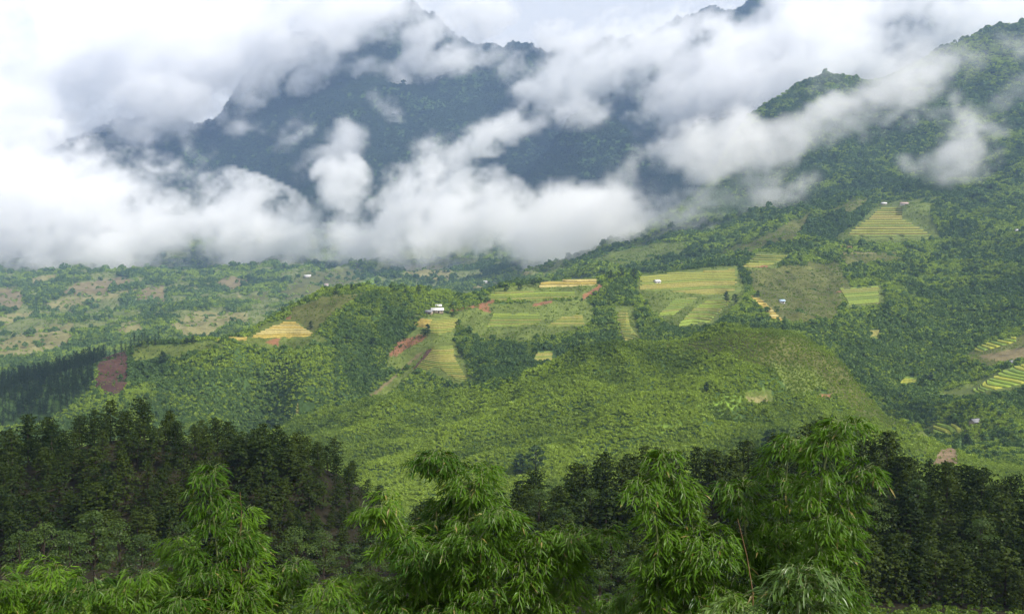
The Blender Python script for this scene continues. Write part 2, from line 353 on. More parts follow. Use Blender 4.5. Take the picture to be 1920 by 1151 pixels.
# the rounded hill: short olive grass on its top and right shoulder, a lighter strip down its spur
paint([(1250, 650), (1440, 612), (1530, 640), (1610, 715), (1660, 775), (1700, 805), (1640, 795), (1570, 745), (1500, 712), (1440, 690), (1360, 668)], LOW, C_OLIVE, 14)
paint([(1150, 812), (1300, 760), (1430, 722), (1450, 745), (1400, 760), (1230, 815)], BRIGHT, C_LIME, 10)
paint([(1395, 735), (1445, 728), (1450, 755), (1400, 758)], GRASS, C_GRASS, 5)
paint([(1440, 680), (1520, 690), (1560, 730), (1480, 740)], LOW, C_GRASS, 12)
# terraced ridge
paint([(548, 580), (600, 556), (690, 549), (650, 572), (610, 600), (590, 625), (548, 604)], GRASS, C_OLIVE, 8)
paint([(440, 645), (500, 605), (545, 595), (600, 630), (620, 645), (560, 655), (480, 655)], GRASS, C_GRASS, 6)
paint([(250, 652), (400, 640), (430, 650), (330, 672), (250, 680)], GRASS, C_GRASS, 8)
paint([(855, 585), (920, 570), (1100, 560), (1120, 590), (1080, 620), (980, 640), (900, 640), (860, 610)], GRASS, C_GRASS, 10)
paint([(905, 560), (930, 540), (1120, 518), (1130, 540), (1090, 560), (930, 566)], GRASS, C_GRASS, 5)
paint([(1190, 545), (1200, 512), (1380, 498), (1400, 540), (1390, 565), (1335, 615), (1260, 618), (1225, 590)], GRASS, C_GRASS, 6)
paint([(1400, 505), (1560, 490), (1600, 545), (1560, 600), (1480, 605), (1420, 560)], GRASS, C_OLIVE, 14)
paint([(1150, 575), (1185, 572), (1205, 640), (1165, 645)], GRASS, C_GRASS, 4)
paint([(770, 690), (800, 640), (780, 600), (810, 588), (860, 590), (850, 640), (885, 715), (850, 722)], GRASS, C_GRASS, 5)
paint([(690, 742), (770, 690), (790, 690), (720, 748)], GRASS, C_GRASS, 5)
paint([(730, 660), (790, 605), (805, 640), (780, 690), (720, 700)], GRASS, C_GRASS, 6)
# mountainside on the right
paint([(1570, 545), (1650, 533), (1660, 575), (1590, 580)], GRASS, C_GRASS, 6)
paint([(1560, 455), (1620, 405), (1650, 380), (1760, 370), (1745, 400), (1760, 450), (1660, 460)], GRASS, C_GRASS, 8)
paint([(1320, 488), (1480, 420), (1530, 395), (1500, 445), (1400, 480)], GRASS, C_OLIVE, 12)
paint([(1385, 505), (1420, 472), (1485, 476), (1450, 505)], GRASS, C_GRASS, 6)
paint([(1540, 400), (1600, 375), (1640, 372), (1600, 400)], GRASS, C_OLIVE, 8)
paint([(1560, 478), (1680, 472), (1700, 490), (1580, 498)], GRASS, C_OLIVE, 6)
paint([(1740, 745), (1830, 715), (1930, 675), (1930, 725), (1880, 738), (1770, 750)], GRASS, C_GRASS, 5)
paint([(1690, 840), (1780, 770), (1930, 775), (1930, 850), (1760, 850)], BRIGHT, C_GRASS, 14)
paint([(1800, 665), (1930, 625), (1930, 668), (1850, 690)], GRASS, C_OLIVE, 8)
paint([(1830, 668), (1925, 650), (1925, 668), (1880, 680)], BARE, C_BROWN, 6)
paint([(1090, 495), (1180, 455), (1290, 455), (1280, 475), (1180, 500)], GRASS, C_GRASS, 10)
# valley fields on the left
for p, c in [([(115, 555), (139, 532), (234, 519), (257, 534), (160, 553)], C_BROWN), ([(70, 578), (110, 560), (165, 553), (270, 541), (225, 556), (130, 577), (100, 585)], C_TAN),
             ([(250, 563), (270, 541), (305, 530), (308, 548), (322, 566), (280, 570)], C_BROWN), ([(-20, 648), (66, 616), (137, 604), (137, 630), (118, 654), (60, 666), (-20, 675)], C_TAN),
             ([(205, 626), (240, 602), (262, 606), (272, 627)], C_TAN), ([(-20, 548), (25, 535), (42, 552), (42, 567), (35, 580), (-20, 578)], C_BROWN),
             ([(385, 540), (430, 517), (462, 526), (452, 546), (412, 542)], C_BROWN), ([(317, 614), (365, 584), (460, 586), (463, 606), (409, 618), (383, 636), (350, 633)], C_TAN),
             ([(522, 552), (569, 511), (640, 505), (680, 503), (690, 520), (638, 542), (584, 560), (536, 564)], C_OLIVE), ([(745, 500), (850, 498), (840, 526), (770, 521)], C_TAN),
             ([(950, 527), (985, 502), (995, 515)], C_TAN), ([(865, 546), (910, 529), (945, 533), (900, 548)], C_TAN), ([(60, 520), (110, 512), (100, 530), (60, 532)], C_TAN),
             ([(-20, 600), (30, 585), (60, 590), (10, 612)], C_TAN), ([(460, 552), (500, 548), (505, 562), (470, 566)], C_OLIVE), ([(640, 545), (700, 520), (720, 500), (700, 540)], C_LIME),
             ([(165, 590), (210, 583), (260, 586), (200, 600)], C_GRASS)]:
    paint(p, FIELD, c, 5, 0.25, 1150)
# bare earth, slips and tracks
def track(pts, w, colour, ymin=430):
    for (a, b) in zip(pts[:-1], pts[1:]):
        L = math.hypot(b[0] - a[0], b[1] - a[1]); nx, ny = -(b[1] - a[1]) / L * w, (b[0] - a[0]) / L * w
        paint([(a[0] + nx, a[1] + ny), (b[0] + nx, b[1] + ny), (b[0] - nx, b[1] - ny), (a[0] - nx, a[1] - ny)], BARE, colour, 2.0, 0.2, ymin)
paint([(174, 716), (184, 690), (200, 664), (222, 657), (245, 655), (240, 680), (246, 705), (234, 738), (206, 744), (196, 728), (180, 734)], EARTH, C_PURPLE, 16)
paint([(728, 668), (745, 640), (790, 626), (802, 632), (770, 650), (740, 668)], EARTH, C_RED, 4)
paint([(772, 692), (800, 655), (817, 650), (812, 666), (795, 692)], EARTH, C_PURPLE, 4)
paint([(493, 642), (525, 632), (522, 647)], EARTH, C_RED, 3)
paint([(1748, 872), (1758, 843), (1790, 838), (1794, 872)], EARTH, (0.15, 0.11, 0.065), 5)
paint([(895, 575), (915, 571), (920, 585), (900, 582)], EARTH, C_RED, 2)
paint([(530, 600), (545, 592), (548, 598)], EARTH, C_RED, 1)
paint([(1525, 742), (1560, 738), (1566, 744), (1530, 746)], EARTH, C_RED, 2)
paint([(1400, 745), (1438, 740), (1440, 753), (1408, 756)], GRASS, C_TAN, 3)
for t, w, c in [([(840, 584), (870, 578), (900, 572), (918, 568)], 2.2, C_RED), ([(1092, 558), (1110, 548), (1128, 535)], 4, C_RED), ([(915, 566), (925, 562)], 5, C_RED), ([(1000, 572), (1035, 566)], 2.5, C_RED),
                ([(690, 748), (735, 710), (790, 660)], 2.5, C_BROWN), ([(1157, 585), (1156, 605), (1166, 625), (1172, 632)], 1.6, (0.3, 0.26, 0.2)), ([(1570, 548), (1585, 545), (1590, 555)], 1.5, C_RED),
                ([(445, 548), (449, 560)], 2.5, C_TAN), ([(125, 645), (135, 632)], 2, C_RED), ([(760, 590), (800, 600)], 2, C_BROWN), ([(1575, 463), (1600, 466)], 3, C_RED), ([(1575, 474), (1645, 475)], 1.4, C_TAN),
                ([(1395, 498), (1440, 500)], 2, C_RED), ([(1700, 805), (1720, 790)], 1.5, C_TAN), ([(1270, 497), (1300, 495)], 2, C_BROWN)]:
    track(t, w, c)

# ------------------------------------------------------------------ materials
def mat(name):
    m = bpy.data.materials.new(name); m.use_nodes = True; m.node_tree.nodes.clear()
    return m, m.node_tree.nodes, m.node_tree.links
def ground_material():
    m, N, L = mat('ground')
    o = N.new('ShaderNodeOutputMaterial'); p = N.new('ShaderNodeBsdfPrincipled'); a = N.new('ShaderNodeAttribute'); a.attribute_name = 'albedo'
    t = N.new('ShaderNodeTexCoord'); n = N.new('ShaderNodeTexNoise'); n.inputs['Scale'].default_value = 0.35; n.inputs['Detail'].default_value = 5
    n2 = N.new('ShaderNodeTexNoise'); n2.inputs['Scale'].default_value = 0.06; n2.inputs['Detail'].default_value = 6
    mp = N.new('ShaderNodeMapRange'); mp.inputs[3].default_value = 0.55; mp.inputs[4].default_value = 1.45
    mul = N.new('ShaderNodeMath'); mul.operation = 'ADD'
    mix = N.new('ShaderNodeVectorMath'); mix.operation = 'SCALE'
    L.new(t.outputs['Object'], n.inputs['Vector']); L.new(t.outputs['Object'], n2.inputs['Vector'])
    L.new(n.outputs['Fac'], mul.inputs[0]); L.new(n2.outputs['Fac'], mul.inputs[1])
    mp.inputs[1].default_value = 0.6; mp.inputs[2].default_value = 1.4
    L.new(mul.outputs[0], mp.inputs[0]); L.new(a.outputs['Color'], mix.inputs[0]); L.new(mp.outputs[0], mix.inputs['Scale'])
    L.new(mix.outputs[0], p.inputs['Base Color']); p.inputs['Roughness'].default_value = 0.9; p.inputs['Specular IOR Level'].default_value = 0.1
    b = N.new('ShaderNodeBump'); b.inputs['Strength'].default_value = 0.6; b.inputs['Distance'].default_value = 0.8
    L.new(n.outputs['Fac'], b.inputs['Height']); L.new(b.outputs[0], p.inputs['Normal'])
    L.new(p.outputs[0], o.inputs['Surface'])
    return m
M_GROUND = ground_material()
def plain(name, col, rough=0.7, var=0.25, scale=3.0, spec=0.2, metal=0.0):
    m, N, L = mat(name)
    o = N.new('ShaderNodeOutputMaterial'); p = N.new('ShaderNodeBsdfPrincipled'); t = N.new('ShaderNodeTexCoord'); n = N.new('ShaderNodeTexNoise')
    n.inputs['Scale'].default_value = scale; n.inputs['Detail'].default_value = 5
    r = N.new('ShaderNodeValToRGB')
    r.color_ramp.elements[0].position = 0.3; r.color_ramp.elements[0].color = tuple(c * (1 - var) for c in col) + (1,)
    r.color_ramp.elements[1].position = 0.7; r.color_ramp.elements[1].color = tuple(min(1, c * (1 + var)) for c in col) + (1,)
    L.new(t.outputs['Object'], n.inputs['Vector']); L.new(n.outputs['Fac'], r.inputs['Fac']); L.new(r.outputs['Color'], p.inputs['Base Color'])
    p.inputs['Roughness'].default_value = rough; p.inputs['Specular IOR Level'].default_value = spec; p.inputs['Metallic'].default_value = metal
    L.new(p.outputs[0], o.inputs['Surface'])
    return m
def leafy(name, c0, c1, trans=0.3, gloss=0.06, rough=0.45, tint=None):
    """foliage: colour between c0 and c1 by the plant's own random value and the leaf's own 'shade' value; tint = per-plant attribute name"""
    m, N, L = mat(name)
    o = N.new('ShaderNodeOutputMaterial'); d = N.new('ShaderNodeBsdfDiffuse'); tr = N.new('ShaderNodeBsdfTranslucent'); g = N.new('ShaderNodeBsdfGlossy')
    g.inputs['Roughness'].default_value = rough; g.inputs['Color'].default_value = (0.9, 0.95, 0.9, 1)
    s = N.new('ShaderNodeAttribute'); s.attribute_name = 'shade'
    if tint:
        i = N.new('ShaderNodeAttribute'); i.attribute_type = 'INSTANCER'; i.attribute_name = tint; fac = i.outputs['Fac']
    else:
        i = N.new('ShaderNodeObjectInfo'); fac = i.outputs['Random']
    ma = N.new('ShaderNodeMath'); ma.operation = 'MULTIPLY'; ma.inputs[1].default_value = 0.6
    mb = N.new('ShaderNodeMath'); mb.operation = 'MULTIPLY_ADD'; mb.inputs[1].default_value = 0.4; mb.use_clamp = True
    L.new(fac, ma.inputs[0]); L.new(s.outputs['Fac'], mb.inputs[0]); L.new(ma.outputs[0], mb.inputs[2])
    mx = N.new('ShaderNodeMix'); mx.data_type = 'RGBA'; mx.inputs[6].default_value = c0 + (1,); mx.inputs[7].default_value = c1 + (1,)
    L.new(mb.outputs[0], mx.inputs[0])
    L.new(mx.outputs[2], d.inputs['Color'])
    hs = N.new('ShaderNodeVectorMath'); hs.operation = 'MULTIPLY'; hs.inputs[1].default_value = (1.25, 1.3, 0.7)
    L.new(mx.outputs[2], hs.inputs[0]); L.new(hs.outputs[0], tr.inputs['Color'])
    a = N.new('ShaderNodeMixShader'); a.inputs[0].default_value = trans; L.new(d.outputs[0], a.inputs[1]); L.new(tr.outputs[0], a.inputs[2])
    b = N.new('ShaderNodeMixShader'); b.inputs[0].default_value = gloss; L.new(a.outputs[0], b.inputs[1]); L.new(g.outputs[0], b.inputs[2])
    L.new(b.outputs[0], o.inputs['Surface'])
    return m

# ------------------------------------------------------------------ mesh helpers
def mesh_from(name, V, faces, mats, mi=None, shade=None, smooth_=False):
    me = bpy.data.meshes.new(name)
    V = np.asarray(V, np.float32); faces = np.asarray(faces, np.int32)
    me.vertices.add(len(V)); me.vertices.foreach_set('co', V.ravel())
    k = faces.shape[1]
    me.loops.add(faces.size); me.loops.foreach_set('vertex_index', faces.ravel())
    me.polygons.add(len(faces)); me.polygons.foreach_set('loop_start', np.arange(0, faces.size, k, dtype=np.int32))
    me.polygons.foreach_set('loop_total', np.full(len(faces), k, np.int32))
    if smooth_: me.polygons.foreach_set('use_smooth', np.ones(len(faces), bool))
    for m in (mats if isinstance(mats, (list, tuple)) else [mats]): me.materials.append(m)
    if mi is not None: me.polygons.foreach_set('material_index', np.asarray(mi, np.int32))
    if shade is not None:
        a = me.attributes.new('shade', 'FLOAT', 'POINT'); a.data.foreach_set('value', np.asarray(shade, np.float32))
    me.update(calc_edges=True)
    return me
def obj(name, me, parent=None, loc=None, **props):
    o = bpy.data.objects.new(name, me); COL.objects.link(o)
    if loc is not None: o.location = loc
    if parent is not None: o.parent = parent
    for k, v in props.items(): o[k] = v
    return o
def empty(name, loc, label=None, category=None, group=None, rz=0.0, s=1.0):
    o = bpy.data.objects.new(name, None); COL.objects.link(o); o.location = loc; o.rotation_euler = (0, 0, rz); o.scale = (s, s, s)
    o.empty_display_size = 0.2
    if label: o['label'] = label
    if category: o['category'] = category
    if group: o['group'] = group
    return o

# ------------------------------------------------------------------ ground sheets
cu = (UU[:-1, :-1] + UU[1:, 1:]) / 2; cY = (YY[:-1, :-1] + YY[1:, 1:]) / 2
cpx = CX + cu * F
ybk = np.interp(cpx, [-300, 400, 700, 1500, 1620, 1720, 2300], [690, 700, 800, 800, 720, 620, 560])     # behind the rounded hill
rid = np.zeros(cu.shape, np.int8)
rid[cY > 440] = 1
rid[cY > ybk] = 2
rid[(cY > np.interp(cpx, [-300, 1000, 1300, 1400], [1060, 1380, 1420, 1420])) & (cpx <= 1400)] = 3
rid[(cY > np.interp(cpx, [1380, 1480, 1560, 1720, 2300], [1420, 1350, 1050, 640, 560])) & (cpx > 1400)] = 4
rid[(cY > np.interp(cpx, [1050, 1150, 1400], [4000, 1680, 1450])) & (cpx > 1050) & (cpx <= 1400)] = 4
rid[cY > np.interp(cpx, [-300, 900, 1100, 1350, 2300], [4250, 4100, 3600, 3400, 3750])] = 5
NAMES = [('near_hillside', 'dark forested slope just below the viewpoint'), ('green_hill', 'rounded bright green hill in the middle of the valley'), ('terraced_ridge', 'long green ridge with rice terraces behind the rounded hill'),
         ('valley', 'hazy valley slopes with tan fields under the cloud band'), ('mountainside', 'steep green mountainside rising on the right into cloud'), ('far_mountain', 'blue hazy mountain range behind the clouds')]
vid = (np.arange(UU.shape[0])[:, None] * UU.shape[1] + np.arange(UU.shape[1])[None])
allV = np.c_[XX.ravel(), YY.ravel(), ZZ.ravel()]
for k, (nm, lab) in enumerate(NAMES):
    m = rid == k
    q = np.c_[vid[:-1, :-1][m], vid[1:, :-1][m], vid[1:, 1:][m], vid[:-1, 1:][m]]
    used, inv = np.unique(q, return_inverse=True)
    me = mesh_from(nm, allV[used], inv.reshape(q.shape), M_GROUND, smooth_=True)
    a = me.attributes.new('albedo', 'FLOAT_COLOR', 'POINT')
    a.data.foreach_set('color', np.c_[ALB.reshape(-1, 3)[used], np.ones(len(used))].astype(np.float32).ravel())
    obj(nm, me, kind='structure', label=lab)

# ------------------------------------------------------------------ rice terraces: every step a piece of its own
M_RISER = plain('terrace_bank', (0.075, 0.085, 0.03), 0.9, 0.35, 0.4, 0.1)
M_RISER_E = plain('terrace_bank_earth', (0.13, 0.085, 0.04), 0.9, 0.35, 0.4, 0.1)
def crop(name, col): return plain(name, col, 0.85, 0.22, 0.5, 0.1)
CROPS = {'gold': [crop('rice_gold', (0.36, 0.28, 0.07)), crop('rice_pale_gold', (0.38, 0.32, 0.12)), crop('rice_deep_gold', (0.30, 0.24, 0.06))],
         'yellow': [crop('rice_yellow', (0.20, 0.215, 0.045)), crop('rice_yellow_green', (0.15, 0.19, 0.04)), crop('rice_straw', (0.235, 0.225, 0.06))],
         'green': [crop('rice_green', (0.13, 0.18, 0.035)), crop('rice_olive', (0.17, 0.185, 0.045)), crop('rice_lime', (0.18, 0.24, 0.04))],
         'lime': [crop('rice_bright', (0.20, 0.28, 0.04)), crop('rice_bright_yellow', (0.30, 0.32, 0.045)), crop('rice_fresh', (0.16, 0.235, 0.04))]}
def first_hit_grid(poly):
    """world-space patch under a photo polygon: columns of x/Y with the Y range that the polygon covers"""
    xs = np.array([p[0] for p in poly], float); n = 46
    cols = np.linspace(xs.min() + 0.5, xs.max() - 0.5, n); rows = []
    for c in cols:
        ys = []
        for k in range(len(poly)):
            (x0, y0), (x1, y1) = poly[k], poly[(k + 1) % len(poly)]
            if (x0 - c) * (x1 - c) <= 0 and x0 != x1: ys.append(y0 + (y1 - y0) * (c - x0) / (x1 - x0))
        rows.append((min(ys), max(ys)) if len(ys) > 1 else None)
    return cols, rows
TREAD = []
def build_terraces():
    rs = np.random.default_rng(11)
    for kind, nt_, poly, label in TERRACES:
        nt_ = int(round(nt_ * 1.25)) if nt_ > 3 else nt_
        cols, rows = first_hit_grid(poly); K = []
        for c, r in zip(cols, rows):
            if r is None: continue
            g0 = ground_at(c, r[1], 430); g1 = ground_at(c, r[0], 430)
            if g0 is None or g1 is None: continue
            u = float(pix(c, (r[0] + r[1]) / 2)[0])
            ya, yb = g0.y, g1.y
            if yb - ya < 1.0 or yb > ya * 1.35: continue
            Yv = np.linspace(ya, yb, 90); z = np.maximum.accumulate(base_h(u * Yv, Yv))
            ya2 = ya + (yb - ya) * 0.14 * float(vn2(np.array([c / 9.0]), np.array([nt_ * 3.7]))[0]); yb2 = yb - (yb - ya) * 0.14 * float(vn2(np.array([c / 9.0]), np.array([nt_ * 7.1]))[0]); Yv = np.linspace(ya2, yb2, 90); z = np.maximum.accumulate(base_h(u * Yv, Yv))
            K.append((u, Yv, z))
        if K:
            my = float(np.median([k[1][0] for k in K])); K = [k for k in K if k[1][0] > 0.86 * my and k[1][-1] - k[1][0] < 0.24 * my]
        if len(K) < 4: print('skip terrace', label); continue
        z0 = min(k[2][0] for k in K); z1 = max(k[2][-1] for k in K); dz = (z1 - z0) / nt_
        cy_ = float(np.mean([k[1].mean() for k in K])); cx_ = float(np.mean([k[0] for k in K])) * cy_
        org = Vector((cx_, cy_, float(base_h(np.array([cx_]), np.array([cy_]))[0])))
        root = empty('rice_terrace', org, label, 'rice terrace', 'rice terraces on the hillsides')
        for lv in range(nt_):
            a = z0 + lv * dz; b = a + dz; runs = []; V = None
            jit = rs.uniform(-0.1, 0.1); c = CROPS[kind][int(rs.integers(3))]; bank = M_RISER_E if rs.random() < 0.35 else M_RISER
            e0, e1 = rs.integers(0, 3, 2)
            for (u, Yv, z) in K[e0:len(K) - e1]:
                lo_ = max(a, z[0]); hi_ = min(b, z[-1])
                if hi_ - lo_ < 0.12 * dz: V = None; continue
                zz = z + np.arange(len(z)) * 1e-5
                y0 = float(np.interp(lo_, zz, Yv)); y1 = float(np.interp(hi_, zz, Yv))
                if y1 - y0 < 0.4: y1 = y0 + 0.4
                h = a + dz * 0.98; fr = a + dz * (0.24 + jit)
                if V is None: V = []; runs.append(V)
                V += [(u * y0 - org.x, y0 - org.y, min(lo_, a + 0.1) - 0.8 - org.z), (u * y0 - org.x, y0 - org.y, fr - org.z), (u * (y0 + 0.25) - org.x, y0 + 0.25 - org.y, h - org.z),
                      (u * (y1 + 0.3) - org.x, y1 + 0.3 - org.y, h + 0.03 - org.z)]
            for V in runs:
                q = len(V) // 4
                if q < 3: continue
                Fc = [(i * 4 + s, i * 4 + 4 + s, i * 4 + 5 + s, i * 4 + 1 + s) for i in range(q - 1) for s in range(3)]
                obj('terrace_step', mesh_from('terrace_step', V, Fc, [c, bank], [1, 0, 0] * (q - 1)), root)
        if not root.children: bpy.data.objects.remove(root); continue
        xs = [p[0] for p in poly]; ys = [p[1] for p in poly]
        k = np.nonzero((PXf > min(xs) - 3) & (PXf < max(xs) + 3) & (PYf > min(ys) - 3) & (PYf < max(ys) + 3))[0]
        k = k[inpoly(PXf[k], PYf[k], poly)]; COVf[_ok[k]] = TERR
build_terraces()

# ------------------------------------------------------------------ plant shapes
def rvec(n, r):
    v = r.normal(size=(n, 3)); return v / np.linalg.norm(v, axis=1, keepdims=True)
def cards(P, Nn, size, r, aspect=1.0, bend=0.0):
    """one four-sided leaf clump at each point, facing Nn"""
    n = len(P); Nn = Nn / np.linalg.norm(Nn, axis=1, keepdims=True)
    T = np.cross(Nn, rvec(n, r)); T /= np.linalg.norm(T, axis=1, keepdims=True); Bt = np.cross(Nn, T)
    s = np.broadcast_to(np.asarray(size, float), (n,))[:, None] * 0.5
    k = r.uniform(0.6, 1.0, (4, n, 1))
    V = np.stack([P - T * s * aspect * k[0], P - Bt * s * k[1] + Nn * s * bend, P + T * s * aspect * k[2], P + Bt * s * k[3] - Nn * s * bend], 1).reshape(-1, 3)
    return V, np.arange(4 * n).reshape(n, 4)
def tube(pts, rad, seg=6):
    pts = np.asarray(pts, float); n = len(pts); V = []; d = np.gradient(pts, axis=0)
    for i in range(n):
        t = d[i] / (np.linalg.norm(d[i]) + 1e-9); a = np.cross(t, (0.3, 0.9, 0.1)); a /= np.linalg.norm(a); b = np.cross(t, a)
        for k in range(seg):
            th = 2 * PI * k / seg; V.append(pts[i] + rad[i] * (math.cos(th) * a + math.sin(th) * b))
    Fc = [(i * seg + k, i * seg + (k + 1) % seg, (i + 1) * seg + (k + 1) % seg, (i + 1) * seg + k) for i in range(n - 1) for k in range(seg)]
    return np.array(V), np.array(Fc)
def join(parts):
    V = []; Fc = []; o = 0
    for v, f in parts: V.append(v); Fc.append(np.asarray(f) + o); o += len(v)
    return np.concatenate(V), np.concatenate(Fc)
def shrub(seed, n=80, flat_=0.9, size=0.5):
    r = np.random.default_rng(seed); P = []; Nn = []
    for k in range(5):
        c = np.array([r.uniform(-0.5, 0.5), r.uniform(-0.5, 0.5), r.uniform(0.35, 0.85) * flat_]); R = r.uniform(0.4, 0.62)
        d = rvec(n // 5, r); d[:, 2] = np.abs(d[:, 2]) * 0.9 - 0.15
        P.append(c + d * R * r.uniform(0.7, 1.05, (len(d), 1))); Nn.append(d + rvec(len(d), r) * 0.75)
    P = np.concatenate(P); Nn = np.concatenate(Nn)
    V, Fc = cards(P, Nn, r.uniform(0.6, 1.3, len(P)) * size, r, 1.0, 0.25)
    return V, Fc, np.repeat(r.random(len(P)), 4)
def plume(seed, n=70):
    """tall feathery clump (distant bamboo or banana)"""
    r = np.random.default_rng(seed); P = []; Nn = []
    for k in range(9):
        a = r.uniform(0, 2 * PI); L = r.uniform(1.2, 2.2); lean = r.uniform(0.1, 0.6)
        for f in np.linspace(0.3, 1, n // 9):
            P.append((math.cos(a) * lean * f * f * 1.3 + r.normal() * 0.1, math.sin(a) * lean * f * f * 1.3 + r.normal() * 0.1, L * (f - 0.35 * f ** 3))); Nn.append((math.cos(a), math.sin(a), 0.8))
    P = np.array(P); Nn = np.array(Nn) + rvec(len(P), r) * 0.6
    V, Fc = cards(P, Nn, 0.5, r, 0.6, 0.3)
    return V, Fc, np.repeat(r.random(len(P)), 4)
def conifer(seed, H=9.0, R=1.9, nb=58, q=0.46, per=6):
    """whorls of boughs ending in tufts, gaps between them"""
    r = np.random.default_rng(seed); P = []; Nn = []; S = []; Sh = []
    lean = r.normal(0, 0.25, 2)
    for i in range(nb):
        zr = 0.14 + 0.84 * ((i + r.uniform(0, 1)) / nb) ** 0.9; az = i * 2.39996 + r.normal(0, 0.4); L = (R * (1 - zr) ** 0.5 * r.uniform(0.6, 1.2) + 0.12)
        up = 0.15 + 0.5 * zr; shade = r.random()
        for f in ((0.35, 0.7, 1.0) if L > 0.8 else (0.6, 1.0)):
            rad = L * f; c = np.array([math.cos(az) * rad + lean[0] * zr, math.sin(az) * rad + lean[1] * zr, H * zr + up * rad - 0.2 * rad * rad]) + r.normal(0, 0.07, 3)
            d = rvec(per, r); d[:, 2] = np.abs(d[:, 2])
            for e in d:
                P.append(c + e * q * 0.75 * np.array([1, 1, 0.7])); Nn.append(e + np.array([math.cos(az) * 0.4, math.sin(az) * 0.4, 0.4])); S.append(q * r.uniform(0.7, 1.25) * (1.1 - 0.3 * zr)); Sh.append(0.55 * shade + 0.45 * r.random())
    for k in range(12):
        P.append((lean[0] + r.normal(0, 0.09), lean[1] + r.normal(0, 0.09), H * r.uniform(0.93, 1.02))); Nn.append((r.normal(), r.normal(), 0.4)); S.append(q * 0.8); Sh.append(r.random())
    P = np.array(P); Nn = np.array(Nn) + rvec(len(P), r) * 0.35
    V, Fc = cards(P, Nn, np.array(S), r, 0.85, 0.3)
    tv, tf = tube([(0, 0, -0.8), (lean[0] * 0.3, lean[1] * 0.3, H * 0.4), (lean[0], lean[1], H * 0.97)], [0.14, 0.10, 0.02])
    return V, Fc, np.repeat(np.array(Sh), 4), tv, tf
def broadleaf(seed, H=8.0, R=2.6, lobes=15, n=150, q=0.30, pagoda=False):
    r = np.random.default_rng(seed); P = []; Nn = []; T = []
    T.append(tube([(0, 0, -0.8), (0.1, 0, H * 0.35), (r.normal(0, 0.2), r.normal(0, 0.2), H * 0.85)], [0.15, 0.11, 0.03]))
    for k in range(lobes):
        f = (k + 0.5) / lobes; az = k * 2.4 + r.normal(0, 0.3)
        zr = (0.2 + 0.74 * f) if not pagoda else (0.3 + 0.64 * f); rad = R * (math.sin(PI * min(1, 0.25 + 0.75 * f)) ** 0.8 if not pagoda else (1.05 - f)) * r.uniform(0.55, 1.0)
        c = np.array([math.cos(az) * rad, math.sin(az) * rad, H * zr + r.normal(0, 0.2)]); lr = r.uniform(0.75, 1.15) * (0.7 if pagoda else 1.0)
        T.append(tube([(0, 0, H * zr * 0.7), tuple(c * np.array([0.5, 0.5, 1]) - np.array([0, 0, 0.25])), tuple(c)], [0.05, 0.035, 0.015], 4))
        d = rvec(n, r); d[:, 2] = np.where(d[:, 2] < -0.2, -d[:, 2], d[:, 2])
        p = c + d * np.array([lr * 1.2, lr * 1.2, lr * 0.75]) * r.uniform(0.55, 1.05, (n, 1))
        P.append(p); Nn.append(d * np.array([0.6, 0.6, 1.0]) + np.array([0, 0, 0.35]) + rvec(n, r) * 0.6)
    P = np.concatenate(P); Nn = np.concatenate(Nn)
    V, Fc = cards(P, Nn, r.uniform(0.6, 1.25, len(P)) * q, r, 0.8, 0.25)
    tv, tf = join(T)
    return V, Fc, np.repeat(r.random(len(P)), 4), tv, tf

M_SCRUB = leafy('scrub_leaves', (0.042, 0.088, 0.018), (0.27, 0.37, 0.042), 0.25, 0.01, tint='tint')
M_WOOD = leafy('distant_tree_leaves', (0.034, 0.074, 0.024), (0.125, 0.205, 0.042), 0.2, 0.008, tint='tint')
M_CONIFER = leafy('conifer_needles', (0.005, 0.015, 0.003), (0.042, 0.062, 0.009), 0.15, 0.006, 0.5)
M_CONIFER_I = leafy('conifer_needles_far', (0.005, 0.015, 0.003), (0.042, 0.062, 0.009), 0.15, 0.006, 0.5, tint='tint')
M_PINE = leafy('pine_needles', (0.010, 0.022, 0.012), (0.022, 0.040, 0.016), 0.1, 0.006, 0.5)
M_PINE_I = leafy('pine_needles_far', (0.010, 0.022, 0.012), (0.022, 0.040, 0.016), 0.1, 0.006, 0.5, tint='tint')
M_BROAD = leafy('broadleaf_leaves', (0.026, 0.052, 0.013), (0.070, 0.112, 0.022), 0.3, 0.012)
M_TREE = leafy('hillside_tree_leaves', (0.018, 0.040, 0.016), (0.045, 0.080, 0.024), 0.2, 0.01)
M_BARK = plain('bark', (0.045, 0.036, 0.027), 0.9, 0.35, 4.0, 0.1)

PROTO = bpy.data.collections.new('plant_shapes')
def proto_col(name, meshes):
    c = bpy.data.collections.new(name)
    for i, me in enumerate(meshes):
        c.objects.link(bpy.data.objects.new('%s_%02d' % (name, i), me))
    return c
SHRUBS = []
for k in range(6):
    v, f, s = shrub(100 + k, 85, [0.8, 1.0, 1.2, 0.9, 1.0, 0.7][k], 0.55); SHRUBS.append(mesh_from('shrub', v, f, M_SCRUB, None, s))
for k in range(2):
    v, f, s = plume(130 + k); SHRUBS.append(mesh_from('plume', v, f, M_SCRUB, None, s))
C_SHRUB = proto_col('a_shrub', SHRUBS)
WOODS = []
for k in range(6):
    v, f, s = shrub(160 + k, 110, [1.2, 1.5, 1.3, 1.6, 1.1, 1.4][k], 0.48); WOODS.append(mesh_from('tree_crown', v, f, M_WOOD, None, s))
C_WOOD = proto_col('b_wood', WOODS)
M_FARW = leafy('far_forest_leaves', (0.015, 0.032, 0.021), (0.055, 0.092, 0.034), 0.15, 0.006, tint='tint')
FARS = []
for k in range(4):
    v, f, s = shrub(180 + k, 70, [1.2, 1.5, 1.3, 1.6][k], 0.52); FARS.append(mesh_from('far_crown', v, f, M_FARW, None, s))
